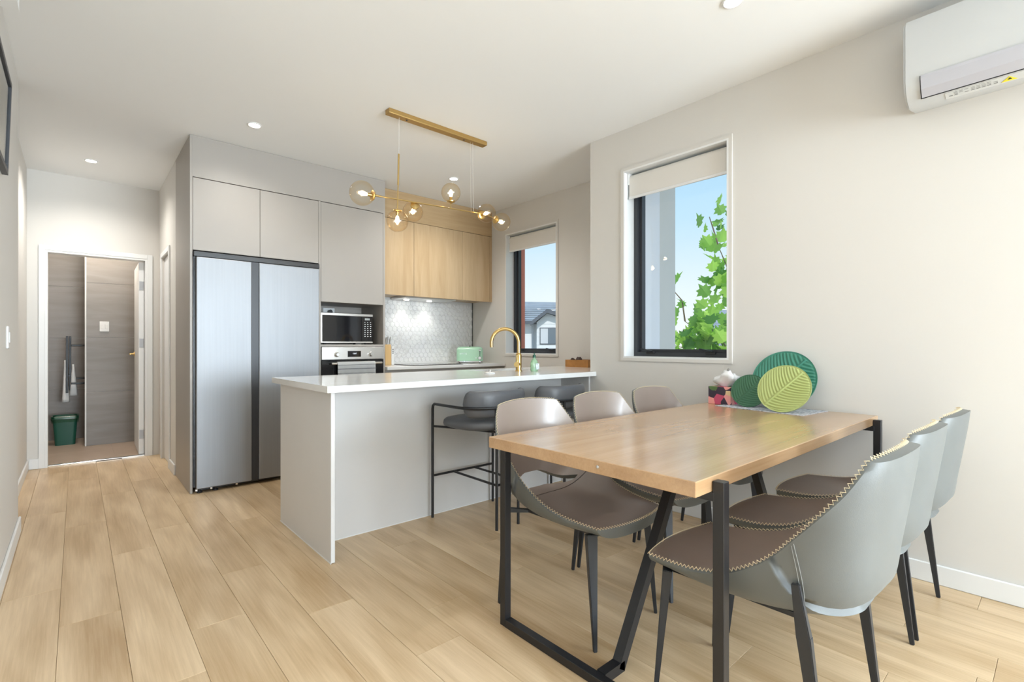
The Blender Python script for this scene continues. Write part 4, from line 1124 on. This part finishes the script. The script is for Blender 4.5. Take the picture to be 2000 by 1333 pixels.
# ------------------------------------------------------------------ things on the table
t = thing('place_mat', 'thin grey patterned woven mat lying under the round leaf plates', 'place mat', (2.95, 1.12, TZ))
bm = BM(); mz = TZ+.0006
pts = [(2.77, .90), (3.075, .87), (3.085, 1.36), (2.86, 1.40)]
loft(bm, [[(x, y, mz) for x, y in pts], [(x, y, mz+.002) for x, y in pts]]); obj('weave', bm, M['lace'], t)
def leaf_plate(name, label, dia, pos, lean, yaw, m, rib, seed_amp, ang):
    """round plate with embossed leaf veins. disc lies in local YZ plane, face towards -X, bottom on the table"""
    bm = BM(); r = dia/2; NR, NT = 46, 270; thick = .009
    ca, sa = math.cos(R(ang)), math.sin(R(ang))
    def h(a, b):
        # a along image-right, b up; midrib along (ca,sa)
        mcoord = a*ca+b*sa; p = abs(-a*sa+b*ca); rad = math.hypot(a, b)
        ph = (mcoord-.30*p-.42*p*p/r)/rib
        v = seed_amp*(.5+.5*math.cos(2*math.pi*ph))*sst(p, .004, .012)
        v += seed_amp*1.5*(1-sst(p, .0, .007))
        v *= 1-sst(rad, r*.90, r*.965)
        v += .0022*sst(rad, r*.955, r*.985)
        return v
    front = []; c0 = bm.verts.new((-thick/2-h(0, 0), 0, r))
    for i in range(1, NR+1):
        rr2 = r*i/NR; ring = []
        for k in range(NT):
            a = 2*math.pi*k/NT; y, z = rr2*math.cos(a), rr2*math.sin(a)
            ring.append(bm.verts.new((-thick/2-h(-y, z), y, z+r)))
        front.append(ring)
    for k in range(NT): bm.faces.new((c0, front[0][k], front[0][(k+1) % NT]))
    for i in range(NR-1):
        for k in range(NT): bm.faces.new((front[i][k], front[i+1][k], front[i+1][(k+1) % NT], front[i][(k+1) % NT]))
    back = [bm.verts.new((thick/2, r*math.cos(2*math.pi*k/NT)*.99, r+r*math.sin(2*math.pi*k/NT)*.99)) for k in range(NT)]
    for k in range(NT): bm.faces.new((front[-1][k], back[k], back[(k+1) % NT], front[-1][(k+1) % NT]))
    bm.faces.new(back)
    rot_bm(bm, Matrix.Translation(pos) @ Matrix.Rotation(R(yaw), 4, 'Z') @ Matrix.Rotation(R(lean), 4, 'Y'))
    o = obj(name, bm, m, auto=60); tagset(o, label, 'plate', 'round leaf-embossed plates'); return o
leaf_plate('leaf_plate', 'largest teal round leaf-embossed plate leaning on the wall at the back', .345, (2.955, 1.075, TZ+.0035), 21, 0, M['teal'], .0225, .0042, 50)
leaf_plate('leaf_plate', 'pale green round leaf-embossed plate standing in front of the teal plate', .270, (2.815, 1.020, TZ+.0035), 24, 0, M['lgreen'], .0175, .0042, 50)
leaf_plate('leaf_plate', 'small dark green round leaf-embossed plate at the left beside the tissue box', .200, (2.915, 1.235, TZ+.0035), 24, 6, M['dgreen'], .0160, .0018, 50)
t = thing('tissue_box', 'floral printed tissue box with a white tissue pulled up at the table corner', 'tissue box', (3.0, 1.42, TZ))
obj('carton', bx(2.945, 3.075, 1.345, 1.485, TZ+.0005, TZ+.108, bev=.002), M['floral'], t)
bm = BM(); rings = []; rg = random.Random(5)
for i in range(9):
    f = i/8; ring = []
    for k in range(18):
        a = 2*math.pi*k/18; rd = .022+.045*math.sin(f*2.3)*(1+.35*math.sin(3*a+f*4)+.2*math.sin(7*a)); rd *= (1 if f < .8 else .65)
        ring.append((3.01+rd*math.cos(a)*.8, 1.41+rd*math.sin(a)+(-.02*f), TZ+.108+.085*f+(.020*math.sin(2*a+1)+.010*math.sin(5*a))*f))
    rings.append(ring)
loft(bm, rings, cap0=False, cap1=True); obj('tissue', bm, M['tissue'], t, smooth=True)

# ------------------------------------------------------------------ outside
tagset(obj('wall_fin', bx(XW+.17+.055, XW+.48, 2.225, 2.27, -.3, 3.2), M['louver']), 'pale grey vertical cladding fin outside the large dining window', 'fin')
tagset(obj('wall_fin', bx(XW+.50, XW+.56, 2.30, 2.36, -.3, 3.2), M['louver']), 'grey vertical cladding fin behind the first one outside the dining window', 'fin')
tagset(obj('wall_fin', bx(XK+.225, XK+.34, 4.47, 4.53, -.3, 3.2), M['red']), 'orange-red vertical cladding fin outside the kitchen window', 'fin')
G = -3.0
struct('ground', bx(4.3, 120, -60, 120, G-.1, G), mat('lawn', (.24, .25, .20), .9, noise=(1.5, .15)))
# house seen through the kitchen window
wb = mat('white_weatherboard', (.80, .81, .82), .7)
rf = mat('grey_roof', (.30, .33, .36), .7, noise=(2, .08)); dk = mat('dark_fascia', (.10, .11, .13), .5)
t = thing('house', 'white weatherboard house with grey gabled roof seen through the kitchen window', 'house', (21.5, 21.0, G))
# camera-facing wall frame: u runs to the right across the view, v away from the camera
import mathutils
uh = Vector((.70, -.714, 0)); vh = Vector((.714, .70, 0)); base = Vector((21.0, 21.0, 0))
def HP(u, v, z): return base+uh*u+vh*v+Vector((0, 0, z))
def hbox(bm, u0, u1, v0, v1, z0, z1):
    loft(bm, [[HP(u0, v0, z0), HP(u1, v0, z0), HP(u1, v1, z0), HP(u0, v1, z0)], [HP(u0, v0, z1), HP(u1, v0, z1), HP(u1, v1, z1), HP(u0, v1, z1)]]); return bm
def house(t, u0, ug, gw, zeave, zapex, zridge, setb=1.2, gr=None):
    gr = gr or gw
    # main block
    obj('wall', hbox(BM(), u0-4, u0+9, setb, setb+7, G, zeave), wb, t)
    bm = BM(); A = [HP(u0-4.4, setb-.45, zeave-.05), HP(u0+9.4, setb-.45, zeave-.05), HP(u0+7.6, setb+3.6, zridge-.25), HP(u0-4.4, setb+3.6, zridge)]
    B = [p+Vector((0, 0, .14)) for p in A]; loft(bm, [A, B]); rfo = obj('roof', bm, rf, t)
    bm = BM(); A = [HP(u0-4.4, setb+7.5, zeave-.05), HP(u0+9.4, setb+7.5, zeave-.05), HP(u0+7.6, setb+3.6, zridge-.25), HP(u0-4.4, setb+3.6, zridge)]
    loft(bm, [A, [p+Vector((0, 0, .14)) for p in A]]); obj('roof', bm, rf, t)
    for k in range(9):
        f = (k+.5)/9; a = HP(u0-4.4, setb-.45+4.05*f, zeave+.10+(zridge-zeave)*f); b = HP(u0+9.2-1.5*f, setb-.45+4.05*f, zeave+.10+(zridge-.25-zeave)*f)
        bm = BM(); add_tube(bm, [a, b], .035, 4); obj('roof_batten', bm, rf, rfo)
    obj('gutter', hbox(BM(), u0-4.4, u0+9.4, setb-.55, setb-.43, zeave-.12, zeave+.08), dk, t)
    # projecting gable
    bm = BM(); pl_ = [(ug-gw, G), (ug+gr, G), (ug+gr, zeave-.05), (ug, zapex), (ug-gw, zeave-.05)]
    add_prism(bm, pl_, lambda a, b: HP(a, 0, b), lambda a, b: HP(a, setb+2, b)); gb = obj('gable_wall', bm, wb, t)
    for k in range(24):
        z = G+.2+k*.25; 
        if z > zapex-.3: break
        f = 1 if z < zeave-.2 else max(.02, (zapex-z-.225)/(zapex-zeave))
        obj('weatherboard', hbox(BM(), ug-gw*f+.03, ug+gr*f-.03, -.03, 0, z, z+.225), wb, gb)
    for sg in (-1, 1):
        bm = BM(); gg = gr if sg > 0 else gw; e0, e1 = (ug, zapex+.10), (ug+sg*(gg+.38), zapex+.10-(zapex-zeave)*(gg+.38)/gg)
        A = [HP(e0[0], -.4, e0[1]), HP(e1[0], -.4, e1[1]), HP(e1[0], setb+3, e1[1]), HP(e0[0], setb+3, e0[1])]
        loft(bm, [A, [p+Vector((0, 0, .12)) for p in A]]); obj('gable_roof', bm, rf, t)
        bm = BM(); A = [HP(e0[0], -.44, e0[1]-.1), HP(e1[0], -.44, e1[1]-.1), HP(e1[0], -.44, e1[1]+.14), HP(e0[0], -.44, e0[1]+.14)]
        loft(bm, [A, [p+vh*.06 for p in A]]); obj('bargeboard', bm, dk, t)
    w_ = obj('window_frame', hbox(BM(), ug-.45, ug+1.05, -.06, .02, 1.22, 2.24), dk, t)
    obj('pane', hbox(BM(), ug-.40, ug+1.0, -.075, -.055, 1.27, 2.19), mat('far_glass', (.16, .19, .22), .1), w_)
    obj('curtain', hbox(BM(), ug-.39, ug+.05, -.085, -.076, 1.28, 2.18), mat('curtain', (.62, .63, .65), .8), w_)
    obj('downpipe', hbox(BM(), ug-gw-.35, ug-gw-.22, setb-.2, setb-.05, G, zeave), mat('pipe', (.45, .47, .50), .5), t)
house(t, -2.0, .30, .62, 2.62, 3.10, 4.20, gr=1.5)
# second roof seen low through the dining window
t = thing('house', 'grey roofed white house seen low through the dining window behind the tree', 'house', (34, 8.5, G))
uh = Vector((.52, -.85, 0)); vh = Vector((.85, .52, 0)); base = Vector((34.0, 8.5, 0))
house(t, -3.0, 0.5, 1.9, 1.9, 2.9, 3.6)

# maple-like tree
rgt = random.Random(11)
tr = thing('street_tree', 'bright green broad-leaved tree close outside the dining window', 'tree', (6.0, 2.3, G))
bark = mat('bark', (.16, .12, .08), .8)
lm = mat('leaf_green', (.24, .46, .07), .5, spec=.3)
n = lm.node_tree; b = n.nodes['Principled BSDF']; oi = n.nodes.new('ShaderNodeObjectInfo'); rp = n.nodes.new('ShaderNodeValToRGB')
rp.color_ramp.elements[0].color = (.10, .26, .07, 1); rp.color_ramp.elements[1].color = (.50, .74, .14, 1)
qq = rp.color_ramp.elements.new(.55); qq.color = (.28, .52, .09, 1)
n.links.new(oi.outputs['Random'], rp.inputs[0]); n.links.new(rp.outputs[0], b.inputs['Base Color'])
tl = n.nodes.new('ShaderNodeBsdfTranslucent'); mxs = n.nodes.new('ShaderNodeMixShader'); mxs.inputs[0].default_value = .45
hs = n.nodes.new('ShaderNodeHueSaturation'); hs.inputs['Value'].default_value = 1.5; n.links.new(rp.outputs[0], hs.inputs['Color']); n.links.new(hs.outputs[0], tl.inputs[0])
n.links.new(b.outputs[0], mxs.inputs[1]); n.links.new(tl.outputs[0], mxs.inputs[2]); n.links.new(mxs.outputs[0], n.nodes['Material Output'].inputs[0])
bm = BM(); outline = [(0, 0), (.10, -.03), (.30, .10), (.26, .24), (.50, .38), (.30, .52), (.34, .70), (.12, .68), (0, 1.0)]
full = outline+[(-x, y) for x, y in outline[-2:0:-1]]
cv = bm.verts.new((0, .38, -.03)); vsx = [bm.verts.new((x, y, .25*abs(x)-.10*y*y)) for x, y in full]
for i in range(len(vsx)): bm.faces.new((cv, vsx[i], vsx[(i+1) % len(vsx)]))
leafme = bpy.data.meshes.new('leaf'); bm.to_mesh(leafme); bm.free(); leafme.materials.append(lm)
bmb = BM(); add_tube(bmb, [(6.0, 2.3, G), (6.0, 2.3, -1), (5.95, 2.4, .3), (5.9, 2.6, 1.1)], [.09, .08, .06, .03], 8); obj('trunk', bmb, bark, tr)
bmb = BM(); tips = []
def branch(p, q, r0):
    mid = (Vector(p)+Vector(q))/2+Vector((rgt.uniform(-.06, .06), rgt.uniform(-.06, .06), rgt.uniform(0, .08)))
    pts = [Vector(p), mid, Vector(q)]; add_tube(bmb, pts, [r0, r0*.7, r0*.4], 6)
    return pts
# sprays as polylines (x,y,z): upright shoot right of the view, low bushy mass, left shoot
sprays = [((5.9, 2.55, 1.0), (5.72, 2.70, 1.75), 24), ((5.72, 2.70, 1.75), (5.66, 2.72, 2.30), 34), ((5.66, 2.72, 2.30), (5.62, 2.82, 2.68), 13),
          ((5.9, 2.6, .9), (5.6, 3.12, 1.45), 34), ((5.6, 3.12, 1.45), (5.5, 3.28, 1.90), 13),
          ((5.9, 2.7, .8), (5.6, 3.25, 1.15), 46), ((5.9, 2.7, .9), (5.6, 2.92, 1.50), 44), ((5.9, 2.7, .9), (5.6, 2.75, 1.3), 38), ((5.8, 2.9, .85), (5.6, 3.35, 1.0), 36), ((5.9, 2.5, .8), (5.8, 2.3, 1.5), 12)]
sprays = [(a, b_, int(c*1.02)) for a, b_, c in sprays]
nl = 0
for a, b_, cnt in sprays:
    pts = branch(a, b_, .012)
    for i in range(cnt):
        if nl >= 298: break
        f = rgt.random(); p = Vector(a).lerp(Vector(b_), f)+Vector((rgt.uniform(-.22, .22), rgt.gauss(0, .10), rgt.gauss(0, .10)))
        o = bpy.data.objects.new('leaf', leafme); C.objects.link(o); o.parent = tr; o.location = p-Vector((6.0, 2.3, G))
        sz = rgt.uniform(.11, .20); o.scale = (sz*1.15, sz, sz)
        o.rotation_euler = (R(rgt.uniform(25, 100)), R(rgt.uniform(-40, 40)), R(rgt.gauss(110, 60))); nl += 1
obj('branches', bmb, bark, tr)
